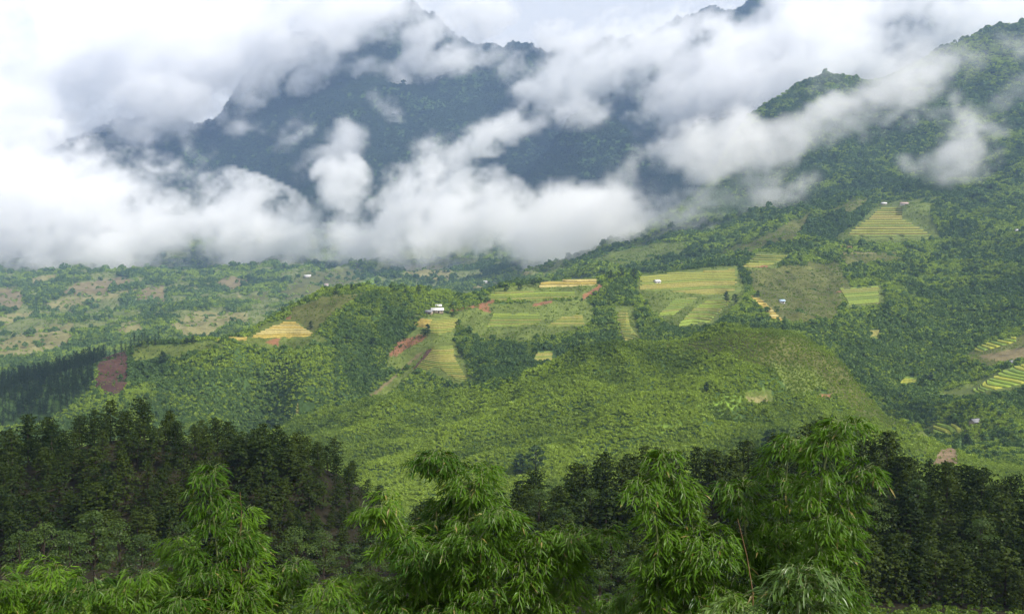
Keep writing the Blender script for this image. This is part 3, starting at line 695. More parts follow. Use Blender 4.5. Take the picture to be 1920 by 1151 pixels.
C_FAR = proto_col('e_far', FARS)

def scatter(name, label, coll, P, scale, rz, tint, idx):
    me = bpy.data.meshes.new(name); n = len(P)
    me.vertices.add(n); me.vertices.foreach_set('co', np.asarray(P, np.float32).ravel())
    for nm, ty, val in (('scl', 'FLOAT_VECTOR', scale), ('rz', 'FLOAT', rz), ('tint', 'FLOAT', tint), ('pick', 'INT', idx)):
        a = me.attributes.new(nm, ty, 'POINT')
        a.data.foreach_set('vector' if ty == 'FLOAT_VECTOR' else 'value', np.asarray(val, np.int32 if ty == 'INT' else np.float32).ravel())
    o = obj(name, me, kind='stuff', label=label)
    ng = bpy.data.node_groups.new(name, 'GeometryNodeTree')
    ng.interface.new_socket('Geometry', in_out='INPUT', socket_type='NodeSocketGeometry'); ng.interface.new_socket('Geometry', in_out='OUTPUT', socket_type='NodeSocketGeometry')
    G, K = ng.nodes, ng.links
    gi = G.new('NodeGroupInput'); go = G.new('NodeGroupOutput'); ip = G.new('GeometryNodeInstanceOnPoints'); ci = G.new('GeometryNodeCollectionInfo')
    ci.inputs['Collection'].default_value = coll; ci.inputs['Separate Children'].default_value = True; ci.inputs['Reset Children'].default_value = True
    def named(nm, ty):
        a = G.new('GeometryNodeInputNamedAttribute'); a.data_type = ty; a.inputs['Name'].default_value = nm; return a.outputs['Attribute']
    cx = G.new('ShaderNodeCombineXYZ'); K.new(named('rz', 'FLOAT'), cx.inputs['Z'])
    K.new(gi.outputs[0], ip.inputs['Points']); K.new(ci.outputs[0], ip.inputs['Instance']); ip.inputs['Pick Instance'].default_value = True
    K.new(named('pick', 'INT'), ip.inputs['Instance Index']); K.new(cx.outputs[0], ip.inputs['Rotation']); K.new(named('scl', 'FLOAT_VECTOR'), ip.inputs['Scale'])
    K.new(ip.outputs[0], go.inputs[0])
    o.modifiers.new('plants', 'NODES').node_group = ng
    return o

# ------------------------------------------------------------------ scrub and woods over the hills
PINE_POLY = [(-250, 720), (0, 695), (100, 680), (170, 655), (235, 645), (205, 664), (180, 690), (168, 735), (130, 765), (70, 800), (0, 800), (-250, 830)]
def cover_plants():
    r = np.random.default_rng(21)
    cY = (YY[:-1, :-1] + YY[1:, 1:]) / 2
    area = np.abs((UU[1:, :-1] - UU[:-1, :-1]) * cY * (YY[:-1, 1:] - YY[:-1, :-1]))
    cov = COVER[:-1, :-1]
    r0 = np.clip(0.00128 * cY, 0.8, 5.0)
    dens = 0.62 / r0 ** 2
    fac = np.array([1.0, 0.55, 0.03, 0.3, 1.0, 1.0, 0.0, 0.0, 1.7])[cov]
    pine = inpoly(PX[:-1, :-1], PY[:-1, :-1], PINE_POLY) & (cY > 700) & (cY < 1000)
    vis = (HID[:-1, :-1] < np.where(cY < 900, 45, 20)) & (PX[:-1, :-1] > -230) & (PX[:-1, :-1] < 2150) & (cY > 445) & ~pine & (PY[:-1, :-1] < 1040)
    n = r.poisson(np.where(vis, area * dens * fac, 0))
    ii, jj = np.nonzero(n); cnt = n[ii, jj]; ii = np.repeat(ii, cnt); jj = np.repeat(jj, cnt); N_ = len(ii)
    u = us[ii] + r.random(N_) * (us[1] - us[0]); Y = Ys[jj] + r.random(N_) * (Ys[jj + 1] - Ys[jj]); x = u * Y
    z = base_h(x, Y)
    cv = cov[ii, jj]; rad = np.clip(0.00128 * Y, 0.8, 5.0) * np.clip(r.lognormal(0, 0.4, N_), 0.5, 2.0)
    big = r.random(N_) < 0.05; rad = np.where(big, rad * 1.5, rad)
    rad = np.where((cv == GRASS) | (cv == EARTH), rad * np.where(r.random(N_) < 0.12, 0.6, 0.3), rad)
    rad = np.where(cv == LOW, rad * 0.55, rad)
    a1 = fbm2(x / 70 + 40, Y / 90, 4); a2 = fbm2(x / 240 + 14, Y / 330 + 50, 3); a3 = fbm2(x / 18, Y / 18 + 8, 2)
    tint = 0.42 + 2.3 * (a1 - 0.5) + 1.2 * (a2 - 0.5) + 0.9 * (a3 - 0.5) + r.normal(0, 0.10, N_)
    tint += np.where(cv == BRIGHT, 0.22, 0) - np.where(big, 0.25, 0)
    hill = rid[ii, jj]
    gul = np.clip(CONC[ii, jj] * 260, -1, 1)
    tint -= 0.30 * np.clip(gul, -0.5, 1) * (hill < 5)  # darker in gullies, lighter on rises: slope shading put into the foliage colour
    tint = np.where(cv == GRASS, 0.30 + 0.5 * (a3 - 0.5) + 0.5 * (a1 - 0.5), tint)
    tint = np.where(cv == LOW, 0.30 + 0.9 * (a3 - 0.5) + 0.9 * (a1 - 0.5), tint)
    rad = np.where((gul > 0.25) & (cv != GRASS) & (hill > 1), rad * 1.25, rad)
    tint += np.choose(hill, [0, 0.28, 0.12, 0.28, 0.2, 0.1])
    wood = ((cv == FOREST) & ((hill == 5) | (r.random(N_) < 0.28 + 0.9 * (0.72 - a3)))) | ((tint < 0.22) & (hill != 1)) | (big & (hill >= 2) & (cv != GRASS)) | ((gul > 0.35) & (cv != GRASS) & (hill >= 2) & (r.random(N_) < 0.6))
    tint = np.clip(tint, 0.02, 1.0)
    sz = rad * r.uniform(0.8, 1.25, N_)
    P = np.c_[x, Y, z - 0.25 * rad]
    S = np.c_[rad, rad, sz]
    rz = r.uniform(0, 2 * PI, N_)
    tags = [None, 'the rounded green hill', 'the terraced ridge', 'the hazy valley slopes', 'the mountainside on the right', 'the far blue mountain']
    for h in range(1, 6):
        m = (hill == h) & ~wood
        if m.any() and h < 5:
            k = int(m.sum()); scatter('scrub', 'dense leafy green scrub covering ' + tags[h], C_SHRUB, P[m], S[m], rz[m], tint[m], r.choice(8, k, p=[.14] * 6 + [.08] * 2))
        m = (hill == h) & (wood if h < 5 else np.ones(N_, bool))
        if m.any():
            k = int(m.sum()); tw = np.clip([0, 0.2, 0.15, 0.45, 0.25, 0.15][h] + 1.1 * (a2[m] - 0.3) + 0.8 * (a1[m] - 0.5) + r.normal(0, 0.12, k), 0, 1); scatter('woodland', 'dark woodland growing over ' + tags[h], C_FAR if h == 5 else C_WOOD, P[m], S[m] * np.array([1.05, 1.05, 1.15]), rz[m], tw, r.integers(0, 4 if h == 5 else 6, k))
    print('plants', N_, [int((hill == h).sum()) for h in range(6)])
cover_plants()

# ------------------------------------------------------------------ single trees
def tree_proto(name, data, leaf_mat, bark=None):
    v, f, s, tv, tf = data
    return mesh_from(name + '_crown', v, f, leaf_mat, None, s), mesh_from(name + '_trunk', tv, tf, bark or M_BARK, smooth_=True)
def plant_tree(name, pr, loc, s, rz, label, cat, group=None, sx=1.0):
    e = empty(name, loc, label, cat, group, rz, s); e.scale = (s * sx, s * sx, s)
    obj('crown', pr[0], e); obj('trunk', pr[1], e)
    return e
def gz(x, Y): return float(base_h(np.array([x]), np.array([Y]))[0])

CONIF = [tree_proto('conifer', conifer(300 + k, 8.0, [2.2, 2.6, 2.4, 2.8, 2.1, 2.5][k]), M_CONIFER) for k in range(6)]
def joined(pr, leaf):
    """crown and trunk of a shape in one mesh, for the mass behind the single trees"""
    out = []
    for k in range(len(pr)):
        v, f, s, tv, tf = conifer(300 + k, 8.0, [2.2, 2.6, 2.4, 2.8, 2.1, 2.5][k])
        V, Fc = join([(v, f), (tv, tf)])
        out.append(mesh_from('conifer_tree', V, Fc, [leaf, M_BARK], [0] * len(f) + [1] * len(tf), np.r_[s, np.zeros(len(tv))]))
    return out
C_CONIF = proto_col('c_conifer', joined(CONIF, M_CONIFER_I))
def forest():
    r = np.random.default_rng(31); T = []
    def zone(y0, y1, p0, p1, step, ok):
        Y = y0
        while Y < y1:
            x = (p0 - CX) / F * Y
            while x < (p1 - CX) / F * Y:
                xx = x + r.uniform(-0.45, 0.45) * step; yy = Y + r.uniform(-0.45, 0.45) * step; px = CX + xx / yy * F
                if ok(px, yy): T.append((xx, yy, px, r.uniform(0.55, 1.22)))
                x += step
            Y += step
    zone(150, 196, -190, 745, 3.5, lambda px, Y: px < np.interp(Y, [146, 165, 188, 196], [700, 750, 750, 730]) and not (px < 330 and Y < 153))
    zone(127, 184, 800, 2130, 3.6, lambda px, Y: Y > np.interp(px, [800, 960, 1100, 2200], [150, 140, 132, 126]))
    T = np.array(T); z = base_h(T[:, 0], T[:, 1])
    patch = fbm2(T[:, 0] / 14, T[:, 1] / 14, 2)
    T[:, 3] *= (0.7 + 0.65 * patch) * np.where(T[:, 2] < 770, np.interp(T[:, 2], [520, 760], [0.9, 0.5]), 1.0)
    _, ty = project(T[:, 0], T[:, 1], z + 8 * T[:, 3])
    inview = (T[:, 2] > -20) & (T[:, 2] < 1940) & (ty < 1151)
    left = T[:, 2] < 770
    order = np.argsort(np.where(inview, T[:, 1] + np.where(left, -20, 0), 1e6))
    single = np.zeros(len(T), bool); single[order[:300]] = True
    kk = r.integers(0, 6, len(T)); rz = r.uniform(0, 2 * PI, len(T))
    for i in np.nonzero(single)[0]:
        side = left[i]
        plant_tree('conifer_tree', CONIF[kk[i]], (T[i, 0], T[i, 1], z[i] - 0.2), float(T[i, 3]) * 0.82, float(rz[i]),
                   'dark green conifer packed in the forest on the left knoll' if side else 'dark green conifer packed in the forest on the right slope', 'conifer',
                   'conifers on the left knoll' if side else 'conifers on the right slope', 1.3)
    m = ~single
    for sel, lab in ((m & left, 'dark conifer forest covering the top of the left knoll'), (m & ~left, 'dark conifer forest covering the far part of the right slope')):
        s = T[sel, 3]
        scatter('conifer_forest', lab, C_CONIF, np.c_[T[sel, 0], T[sel, 1], z[sel] - 0.2], np.c_[s * 1.07, s * 1.07, s * 0.82], rz[sel], r.random(sel.sum()), kk[sel])
    print('conifers', len(T), int(inview.sum()))
forest()

# pines on the left end of the ridge
PINES = [tree_proto('pine', conifer(340 + k, 13.0, 2.1, 34, 0.8, 3), M_PINE) for k in range(3)]
def pines():
    r = np.random.default_rng(41); k = np.nonzero((PXf > -230) & (PXf < 250) & (PYf > 600) & (PYf < 830) & (YYf > 700) & (YYf < 1010))[0]
    k = k[inpoly(PXf[k], PYf[k], PINE_POLY)]; i = _ok[k]
    x = XX.ravel()[i]; Y = YY.ravel()[i]; z = ZZ.ravel()[i]
    ar = Y * Y; sel = r.choice(len(i), 900, p=ar / ar.sum()); keep = []; used = {}
    for q in sel:
        c = (int(x[q] // 4.2), int(Y[q] // 4.2))
        if c in used: continue
        used[c] = 1; keep.append(q)
    keep = np.array(keep); x, Y, z = x[keep] + r.uniform(-1, 1, len(keep)), Y[keep], z[keep]
    sc = r.uniform(0.65, 1.1, len(keep))
    px, _ = project(x, Y, z)
    top = (Y > 868) & (px > -10)
    for q in np.nonzero(top)[0][:70]:
        plant_tree('pine_tree', PINES[q % 3], (x[q], Y[q], z[q] - 0.4), float(sc[q]), float(r.uniform(0, 6)), 'slender dark pine standing on the left end of the ridge crest', 'pine', 'pines on the ridge crest')
    crest = [(205, 660), (215, 657), (228, 656), (236, 655), (246, 655), (252, 655), (260, 655), (266, 654), (272, 654), (278, 654), (292, 653), (298, 653), (188, 668), (176, 672), (196, 664)]
    for j, (a, b) in enumerate(crest):
        g = at(a, b, 912 + (j % 3) * 6); g.z = gz(g.x, g.y)
        plant_tree('pine_tree', PINES[j % 3], g, float(r.uniform(0.65, 1.0)), float(j), 'slender dark pine standing on the left end of the ridge crest', 'pine', 'pines on the ridge crest')
    rest = np.ones(len(keep), bool); rest[np.nonzero(top)[0][:70]] = False
    col = []
    for j in range(3):
        v, f, s, tv, tf = conifer(340 + j, 13.0, 2.1, 34, 0.8, 3); V, Fc = join([(v, f), (tv, tf)])
        col.append(mesh_from('pine_far', V, Fc, [M_PINE_I, M_BARK], [0] * len(f) + [1] * len(tf), np.r_[s, np.zeros(len(tv))]))
    scatter('pine_forest', 'dark pine wood running down the left end of the ridge', proto_col('d_pine', col), np.c_[x, Y, z - 0.4][rest], np.c_[sc, sc, sc][rest], r.uniform(0, 6, rest.sum()), r.random(rest.sum()), r.integers(0, 3, rest.sum()))
pines()

# broadleaf trees at the foot of the conifers
BROAD = [tree_proto('broadleaf', broadleaf(360 + k, 8.0, [2.7, 2.3, 2.9][k], 15, 130), M_BROAD) for k in range(3)] + [tree_proto('pagoda_tree', broadleaf(370, 8.0, 2.3, 18, 100, 0.30, True), M_BROAD)]
M_DRY = leafy('yellowing_leaves', (0.075, 0.070, 0.018), (0.13, 0.12, 0.03), 0.3, 0.03)
for px, Y, h, k, lab in [
    (15, 128, 7.0, 0, 'leafy green tree at the left picture edge below the conifers'), (62, 133, 8.6, 2, 'broad spreading green tree left of the slender one, below the left knoll'),
    (112, 128, 7.6, 1, 'low rounded green tree beside the broad spreading tree'), (158, 137, 11.0, 3, 'tall slender tiered green tree in front of the left knoll'),
    (205, 131, 8.6, 0, 'full crowned green tree right of the slender tiered tree'), (250, 128, 7.2, 1, 'green tree with layered boughs below the left knoll'),
    (292, 134, 6.6, 2, 'small green tree at the dark foot of the left knoll'), (330, 142, 9.5, 3, 'tiered green tree left of the tall bamboo'),
    (545, 140, 8.4, 0, 'green tree right behind the tall left bamboo'), (598, 145, 7.8, 2, 'pale green tree at the right foot of the left knoll'),
    (648, 138, 6.6, 1, 'small green tree beside the central bamboo'), (690, 150, 8.4, 3, 'tiered green tree in the gap between the two forests'),
    (705, 126, 6.0, 0, 'low leafy tree left behind the central bamboo'), (1012, 160, 8.2, 1, 'green tree just right of the central bamboo top'),
    (1060, 150, 8.0, 2, 'rounded leafy tree between central and right bamboos'), (1110, 156, 8.6, 0, 'flat topped leafy tree between central and right bamboos'),
    (1150, 138, 7.5, 1, 'darker leafy tree low between central and right bamboos'), (1195, 132, 6.4, 2, 'bushy tree at the foot of the right bamboo'),
    (1130, 124, 5.6, 0, 'low bush at the bottom between the bamboos'), (1640, 150, 9.0, 1, 'slightly lighter leafy tree among the right conifers'),
    (1735, 156, 9.4, 3, 'tiered leafy tree among the right conifers'), (1860, 142, 8.8, 0, 'leafy tree among the conifers near the right edge'),
    (420, 150, 7.0, 1, 'leafy tree half hidden behind the tall left bamboo'), (905, 165, 8.5, 0, 'leafy tree behind the central bamboo shoulder')]:
    x = float((px - CX) / F * Y)
    plant_tree('broadleaf_tree', BROAD[k], (x, Y, gz(x, Y) - 0.2), h / 8.0, px * 0.37, lab, 'tree', 'broadleaf trees at the foot of the forest')

# single trees on the hills
HILLT = [tree_proto('hill_tree', broadleaf(380 + k, 8.0, [2.4, 1.7, 3.0][k], 14, 70, 0.75), M_TREE) for k in range(3)]
for px, py, h, k, lab in [
    (1362, 568, 12, 1, 'tall dark tree, left of the pair above the green terraces'), (1378, 570, 11, 2, 'bushy dark tree, right of the pair above the green terraces'), (1421, 558, 8, 1, 'lone dark columnar tree by the narrow golden terraces'),
    (802, 630, 11, 1, 'dark columnar tree at the top of the central terrace flight'), (794, 632, 8, 2, 'lower dark tree beside the columnar one on the terrace spur'), (583, 618, 8, 1, 'dark bushy tree right of the golden terrace fan'),
    (660, 546, 7, 0, 'lone tree on the ridge skyline left of the farmhouse'), (630, 552, 7, 2, 'round bush tree on the ridge skyline above the golden fan'), (306, 686, 12, 1, 'lone dark tree on the slope right of the red earth slip'),
    (1188, 522, 12, 2, 'dark round tree at the left of the wide yellow terraces'), (1206, 512, 9, 0, 'small dark tree on the crest beside the dark round tree'), (1165, 520, 11, 2, 'dark tree on the ridge copse near the red track'),
    (1145, 524, 10, 0, 'left tree of the dark ridge copse'), (1000, 538, 9, 2, 'dark round tree on the skyline by the golden paddy strip'), (975, 545, 8, 0, 'dark tree left of the golden paddy strip'), (950, 548, 9, 2, 'dark tree at the left of the ridge top paddy'),
    (862, 553, 7, 1, 'small tree on the ridge skyline above the farmhouse'), (785, 550, 8, 0, 'tree on the skyline left above the farmhouse'), (760, 552, 6, 2, 'low round tree on the ridge skyline'), (850, 595, 6, 2, 'round tree right of the white roofed farmhouse'),
    (1005, 884, 14, 2, 'large dark round tree at the foot of the rounded hill'), (975, 892, 11, 0, 'lower dark tree left of the large one at the hill foot'), (1325, 735, 6, 1, 'single dark tree standing on the rounded hill'),
    (1735, 722, 10, 2, 'dark clump tree beside the small bright terraces'), (1745, 715, 8, 0, 'lighter tree behind the dark clump by the bright terraces'), (1813, 838, 9, 1, 'pointed dark tree below the hut at the lower right'),
    (1648, 500, 8, 1, 'pointed tree on the mountainside below the fan of terraces'), (1440, 858, 14, 1, 'tall thin tree rising out of the right forest skyline'), (700, 650, 9, 2, 'dark tree in the gully left of the terrace spur'), (865, 670, 9, 2, 'dark round tree right of the terrace spur'),
    (350, 645, 6, 2, 'bushy tree on the low ridge left of the golden fan'), (362, 644, 7, 0, 'second bushy tree on the low ridge left of the golden fan')]:
    g = ground_at(px, py, 430)
    if g is None: continue
    plant_tree('hillside_tree', HILLT[k], (g.x, g.y, g.z - 0.3), h / 8.0, px * 0.71, lab, 'tree', 'single trees on the hills')

# ------------------------------------------------------------------ farmhouses
M_WALL = plain('house_wall', (0.33, 0.27, 0.20), 0.85, 0.25, 0.8); M_WALLW = plain('house_wall_pale', (0.6, 0.57, 0.52), 0.8, 0.15, 0.8)
M_DOOR = plain('house_opening', (0.05, 0.045, 0.04), 0.7, 0.3, 2.0)
ROOFM = {'white': plain('roof_white', (0.55, 0.55, 0.53), 0.5, 0.1, 0.6), 'grey': plain('roof_grey', (0.2, 0.2, 0.21), 0.6, 0.2, 0.6), 'pink': plain('roof_pink', (0.38, 0.29, 0.27), 0.7, 0.2, 0.6), 'blue': plain('roof_blue', (0.32, 0.42, 0.52), 0.6, 0.2, 0.6)}
def boxm(name, c, d, m):
    x, y, z = (q / 2 for q in d)
    V = [(c[0] + sx * x, c[1] + sy * y, c[2] + sz * z) for sz in (-1, 1) for sy in (-1, 1) for sx in (-1, 1)]
    return mesh_from(name, V, [(0, 2, 3, 1), (4, 5, 7, 6), (0, 1, 5, 4), (2, 6, 7, 3), (0, 4, 6, 2), (1, 3, 7, 5)], m)
def house(px, py, w, d, h, roof, wall, rz, label):
    g = ground_at(px, py, 430)
    e = empty('farmhouse', (g.x, g.y, g.z - 0.3), label, 'house', 'farmhouses on the hillsides', rz)
    wl = obj('wall', boxm('wall', (0, 0, h / 2 - 0.5), (w, d, h + 1.0), wall), e)
    rh, ov = d * 0.33, 0.7
    V = [(-w / 2 - ov, -d / 2 - ov, h - 0.35), (w / 2 + ov, -d / 2 - ov, h - 0.35), (-w / 2 - ov, 0, h + rh), (w / 2 + ov, 0, h + rh), (-w / 2 - ov, d / 2 + ov, h - 0.35), (w / 2 + ov, d / 2 + ov, h - 0.35)]
    V += [(x, y, z + 0.15) for x, y, z in V]
    obj('roof', mesh_from('roof', V, [(6, 7, 9, 8), (8, 9, 11, 10), (0, 2, 3, 1), (2, 4, 5, 3), (0, 1, 7, 6), (4, 10, 11, 5), (0, 6, 8, 2), (2, 8, 10, 4), (1, 3, 9, 7), (3, 5, 11, 9)], ROOFM[roof]), e)
    gv = [(s * (w / 2 - 0.02), y, z) for s in (-1, 1) for (y, z) in ((-d / 2, h - 0.1), (d / 2, h - 0.1), (0, h + rh - 0.1))]
    obj('gable', mesh_from('gable', gv, [(0, 1, 2), (3, 5, 4)], wall), e)
    obj('door', boxm('door', (w * 0.1, -d / 2 - 0.03, 1.0), (1.2, 0.1, 2.0), M_DOOR), e)
    for s in (-0.3, 0.35): obj('window', boxm('window', (w * s, -d / 2 - 0.03, 1.5), (0.9, 0.1, 0.9), M_DOOR), e)
for a in [(820, 586, 11, 6, 2.6, 'white', M_WALL, 0.12, 'long white roofed farmhouse on the crest of the terraced spur'), (805, 588, 6, 4, 2.2, 'grey', M_WALL, -0.3, 'small grey roofed shed left of the long white farmhouse'),
          (822, 577, 5, 4, 2.2, 'white', M_WALL, 0.2, 'little white roofed hut behind the long white farmhouse'), (1232, 531, 6, 5, 2.4, 'white', M_WALLW, 0.5, 'lone white roofed hut in the wide yellow terraces'),
          (1695, 385, 13, 7, 3.2, 'pink', M_WALLW, -0.15, 'pinkish roofed farmhouse above the mountainside terraces'), (1657, 384, 9, 6, 2.6, 'white', M_WALL, 0.1, 'small pale hut left of the pinkish farmhouse'), (1638, 384, 9, 6, 2.6, 'grey', M_WALL, -0.1, 'grey roofed hut farthest left of the mountainside farmhouses'),
          (1277, 499, 9, 6, 2.8, 'pink', M_WALLW, 0.1, 'pink walled house behind the ridge, above the wide terraces'), (1828, 796, 6, 5, 2.6, 'grey', M_WALL, 0.4, 'grey hut on bare earth beside green terraces at lower right'), (1466, 568, 5, 4, 2.4, 'blue', M_WALLW, 0.2, 'small blue grey hut on the olive slope'),
          (118, 654, 12, 8, 3.0, 'grey', M_WALLW, 0.2, 'white roofed house at the edge of the lowest tan valley field'), (251, 565, 12, 8, 3.2, 'grey', M_WALLW, 0, 'tiny white house below the brown valley field'), (577, 520, 17, 9, 4.0, 'white', M_WALLW, 0.2, 'white house in the hazy fields right under the cloud band'),
          (612, 538, 9, 8, 6.0, 'pink', M_WALLW, 0, 'narrow pinkish house in the hazy fields beyond the ridge'), (908, 531, 14, 8, 3.2, 'white', M_WALLW, 0.2, 'white roofed house in the valley beyond the ridge copse'), (1910, 436, 9, 6, 3.0, 'white', M_WALLW, 0, 'white hut high on the mountainside at the right edge'),
          (1897, 683, 6, 4, 2.2, 'grey', M_WALL, 0.3, 'low hut at the top of the sweeping bright terraces')]:
    house(*a)

# ------------------------------------------------------------------ bamboo in front
M_BLEAF = leafy('bamboo_leaves', (0.013, 0.050, 0.004), (0.115, 0.225, 0.014), 0.35, 0.015, 0.35)
M_BLEAFP = leafy('bamboo_leaves_pale', (0.040, 0.090, 0.016), (0.125, 0.205, 0.036), 0.35, 0.03, 0.35)
M_CULM = plain('bamboo_culm', (0.10, 0.13, 0.04), 0.5, 0.3, 6.0, 0.3); M_CANE = plain('dry_cane', (0.15, 0.09, 0.045), 0.7, 0.3, 6.0)
M_BLEAFD = leafy('bamboo_dry_leaf', (0.16, 0.13, 0.03), (0.28, 0.22, 0.06), 0.3, 0.05)
def blades(P, D, L, w, r):
    """lance-shaped leaves: base P, direction D, length L; four triangles each, folded along the midrib and drooping"""
    n = len(P); D = D / np.linalg.norm(D, axis=1, keepdims=True)
    S = np.cross(D, np.array([0, 0, 1.0])) + rvec(n, r) * 0.55; S -= D * (S * D).sum(1, keepdims=True); S /= np.linalg.norm(S, axis=1, keepdims=True)
    Up = np.cross(S, D); L = L[:, None]; w = w[:, None]
    g = np.array([0, 0, -1.0])
    m = P + D * L * 0.42 + g * L * 0.05; t = P + D * L * 0.95 + g * L * 0.22
    V = np.stack([P, m + S * w + Up * w * 0.5, m, m - S * w + Up * w * 0.5, t], 1).reshape(-1, 3)
    b = np.arange(n)[:, None] * 5
    Fc = np.concatenate([b + [0, 1, 2], b + [0, 2, 3], b + [1, 4, 2], b + [2, 4, 3]])
    return V, Fc
def bamboo(clump_label, Y0, culms, seed, leafmat, dens=1.0, group='bamboo clumps in front'):
    r = np.random.default_rng(seed)
    bx = np.mean([c[0][0] for c in culms]); x0 = float((bx - CX) / F * Y0); z0 = gz(x0, Y0)
    org = Vector((x0, Y0, z0 - 0.1))
    root = empty('bamboo_clump', org, clump_label, 'bamboo', group)
    for ci, pts in enumerate(culms):
        dY = r.uniform(-1.1, 1.1)
        W = []; R = []
        for (px, py, rp) in pts:
            p = at(px, py, Y0 + dY); W.append((p.x - org.x, p.y - org.y, p.z - org.z)); R.append(rp * (Y0 + dY) / F)
        W = np.array(W); R = np.array(R)
        foot = np.array([W[0, 0] * 0.35 + r.normal(0, 0.2), r.normal(0, 0.4), 0.0])
        path = np.concatenate([[foot], W]); tt = np.linspace(0, 1, len(path)); fine = np.linspace(0, 1, 26)
        path = np.c_[[np.interp(fine, tt, path[:, k]) for k in range(3)]].T
        for _ in range(3): path[1:-1] = (path[:-2] + 2 * path[1:-1] + path[2:]) / 4
        cv, cf = tube(path, np.linspace(0.035, 0.006, 26), 6)
        cul = obj('culm', mesh_from('culm', cv, cf, M_CULM, smooth_=True), root)
        # sprays of leaves hanging round the upper part of the culm
        seg = np.linalg.norm(np.diff(W, axis=0), axis=1); nsp = []
        P = []; A = []
        for k in range(len(W) - 1):
            area = 2 * PI * (R[k] + R[k + 1]) / 2 * seg[k]
            q = max(1, int(round(area * 3.3 * dens))); f = r.random(q)
            c = W[k] + (W[k + 1] - W[k]) * f[:, None]; rr = (R[k] + (R[k + 1] - R[k]) * f)
            d = rvec(q, r); d[:, 2] = d[:, 2] * 0.8 + 0.1
            lc = c + d * (rr * r.uniform(0.35, 0.9, q))[:, None]                 # centres of the leafy tufts
            for e, dd in zip(lc, d):
                m_ = int(r.integers(9, 17)); g = rvec(m_, r); g[:, 2] = g[:, 2] * 0.7 + 0.2
                P.append(e + g * r.uniform(0.05, 0.2, (m_, 1))); A.append(g + dd * 0.6)
        for _ in range(2):
            d = rvec(10, r); P.append(W[-1] + d * max(R[-1], 0.15) * 0.7); A.append(d)
        P = np.concatenate(P); A = np.concatenate(A)
        LP, LD, LL, LW, LS = [], [], [], [], []
        tw = []
        for p, a in zip(P, A):
            hd = np.array([a[0], a[1], 0]) + r.normal(0, 0.25, 3) * np.array([1, 1, 0]); hd /= np.linalg.norm(hd) + 1e-6
            tl = r.uniform(0.18, 0.42); nl = int(r.integers(6, 11)); sh = r.random()
            tip = p + hd * tl * 0.8 + np.array([0, 0, -tl * 0.35])
            tw.append((p, p + hd * tl * 0.5 + np.array([0, 0, 0.05]), tip))
            for j in range(nl):
                f = 0.25 + 0.75 * (j + 0.5) / nl
                q = p + hd * tl * 0.8 * f + np.array([0, 0, 0.10 * f * (1 - f) * 4 * tl - tl * 0.35 * f * f])
                side = np.cross(hd, (0, 0, 1)) * (1 if j % 2 else -1)
                LP.append(q); LD.append(hd * 0.75 + side * r.uniform(0.2, 1.0) + np.array([0, 0, r.uniform(-0.75, 0.2)])); LL.append(r.uniform(0.15, 0.26)); LW.append(r.uniform(0.014, 0.021)); LS.append(np.clip(sh * 0.6 + r.random() * 0.4, 0, 1))
        V, Fc = blades(np.array(LP), np.array(LD), np.array(LL), np.array(LW), r)
        sh = np.repeat(np.array(LS), 5)
        dry = r.random(len(LP)) < 0.012; mi = np.tile(np.where(dry, 1, 0), 4)
        obj('leaves', mesh_from('bamboo_leaves', V, Fc, [leafmat, M_BLEAFD], mi, sh), cul, kind='stuff')
        T = np.array(tw); n = len(T)                                       # thin twigs as three-sided slivers
        V = []; 
        for k in range(3): V += [T[:, k] + np.array([0.003, 0, 0]), T[:, k] + np.array([-0.003, 0, 0.003])]
        V = np.stack(V, 1).reshape(-1, 3); b = np.arange(n)[:, None] * 6
        obj('twigs', mesh_from('twigs', V, np.concatenate([b + [0, 1, 3, 2], b + [2, 3, 5, 4]]), M_CULM), cul, kind='stuff')
bamboo('large arching bamboo clump in the centre foreground', 22.0, [
    [(850, 1250, 40), (845, 1060, 75), (850, 960, 72), (852, 900, 62), (835, 862, 45), (795, 868, 22)], [(800, 1250, 40), (780, 1080, 70), (760, 1000, 60), (735, 950, 42), (700, 945, 26), (688, 965, 12)],
    [(900, 1250, 40), (950, 1120, 85), (985, 1050, 62), (1030, 1020, 40), (1062, 1045, 20)], [(920, 1250, 40), (1000, 1120, 62), (1070, 1020, 40), (1110, 995, 26), (1138, 1005, 12)],
    [(760, 1250, 60), (705, 1150, 62), (675, 1095, 38), (656, 1105, 18)], [(860, 1250, 60), (875, 1100, 85), (895, 1010, 62), (935, 970, 34), (962, 975, 16)],
    [(820, 1250, 80), (800, 1120, 95), (790, 1040, 55)], [(860, 1250, 60), (880, 950, 50), (890, 900, 35)], [(1050, 1250, 50), (1060, 1130, 55), (1080, 1080, 30)]], 501, M_BLEAF)
bamboo('tall slim bamboo clump in the left foreground', 23.0, [
    [(425, 1250, 60), (412, 1100, 85), (405, 1010, 66), (398, 950, 45), (390, 905, 30), (396, 882, 12)], [(480, 1250, 40), (465, 1110, 62), (455, 1000, 36), (458, 962, 16)], [(520, 1250, 40), (520, 1140, 60), (538, 1075, 34), (552, 1058, 12)],
    [(380, 1250, 40), (358, 1140, 62), (348, 1060, 45), (340, 1020, 22)], [(440, 1250, 80), (440, 1150, 80)]], 502, M_BLEAF)
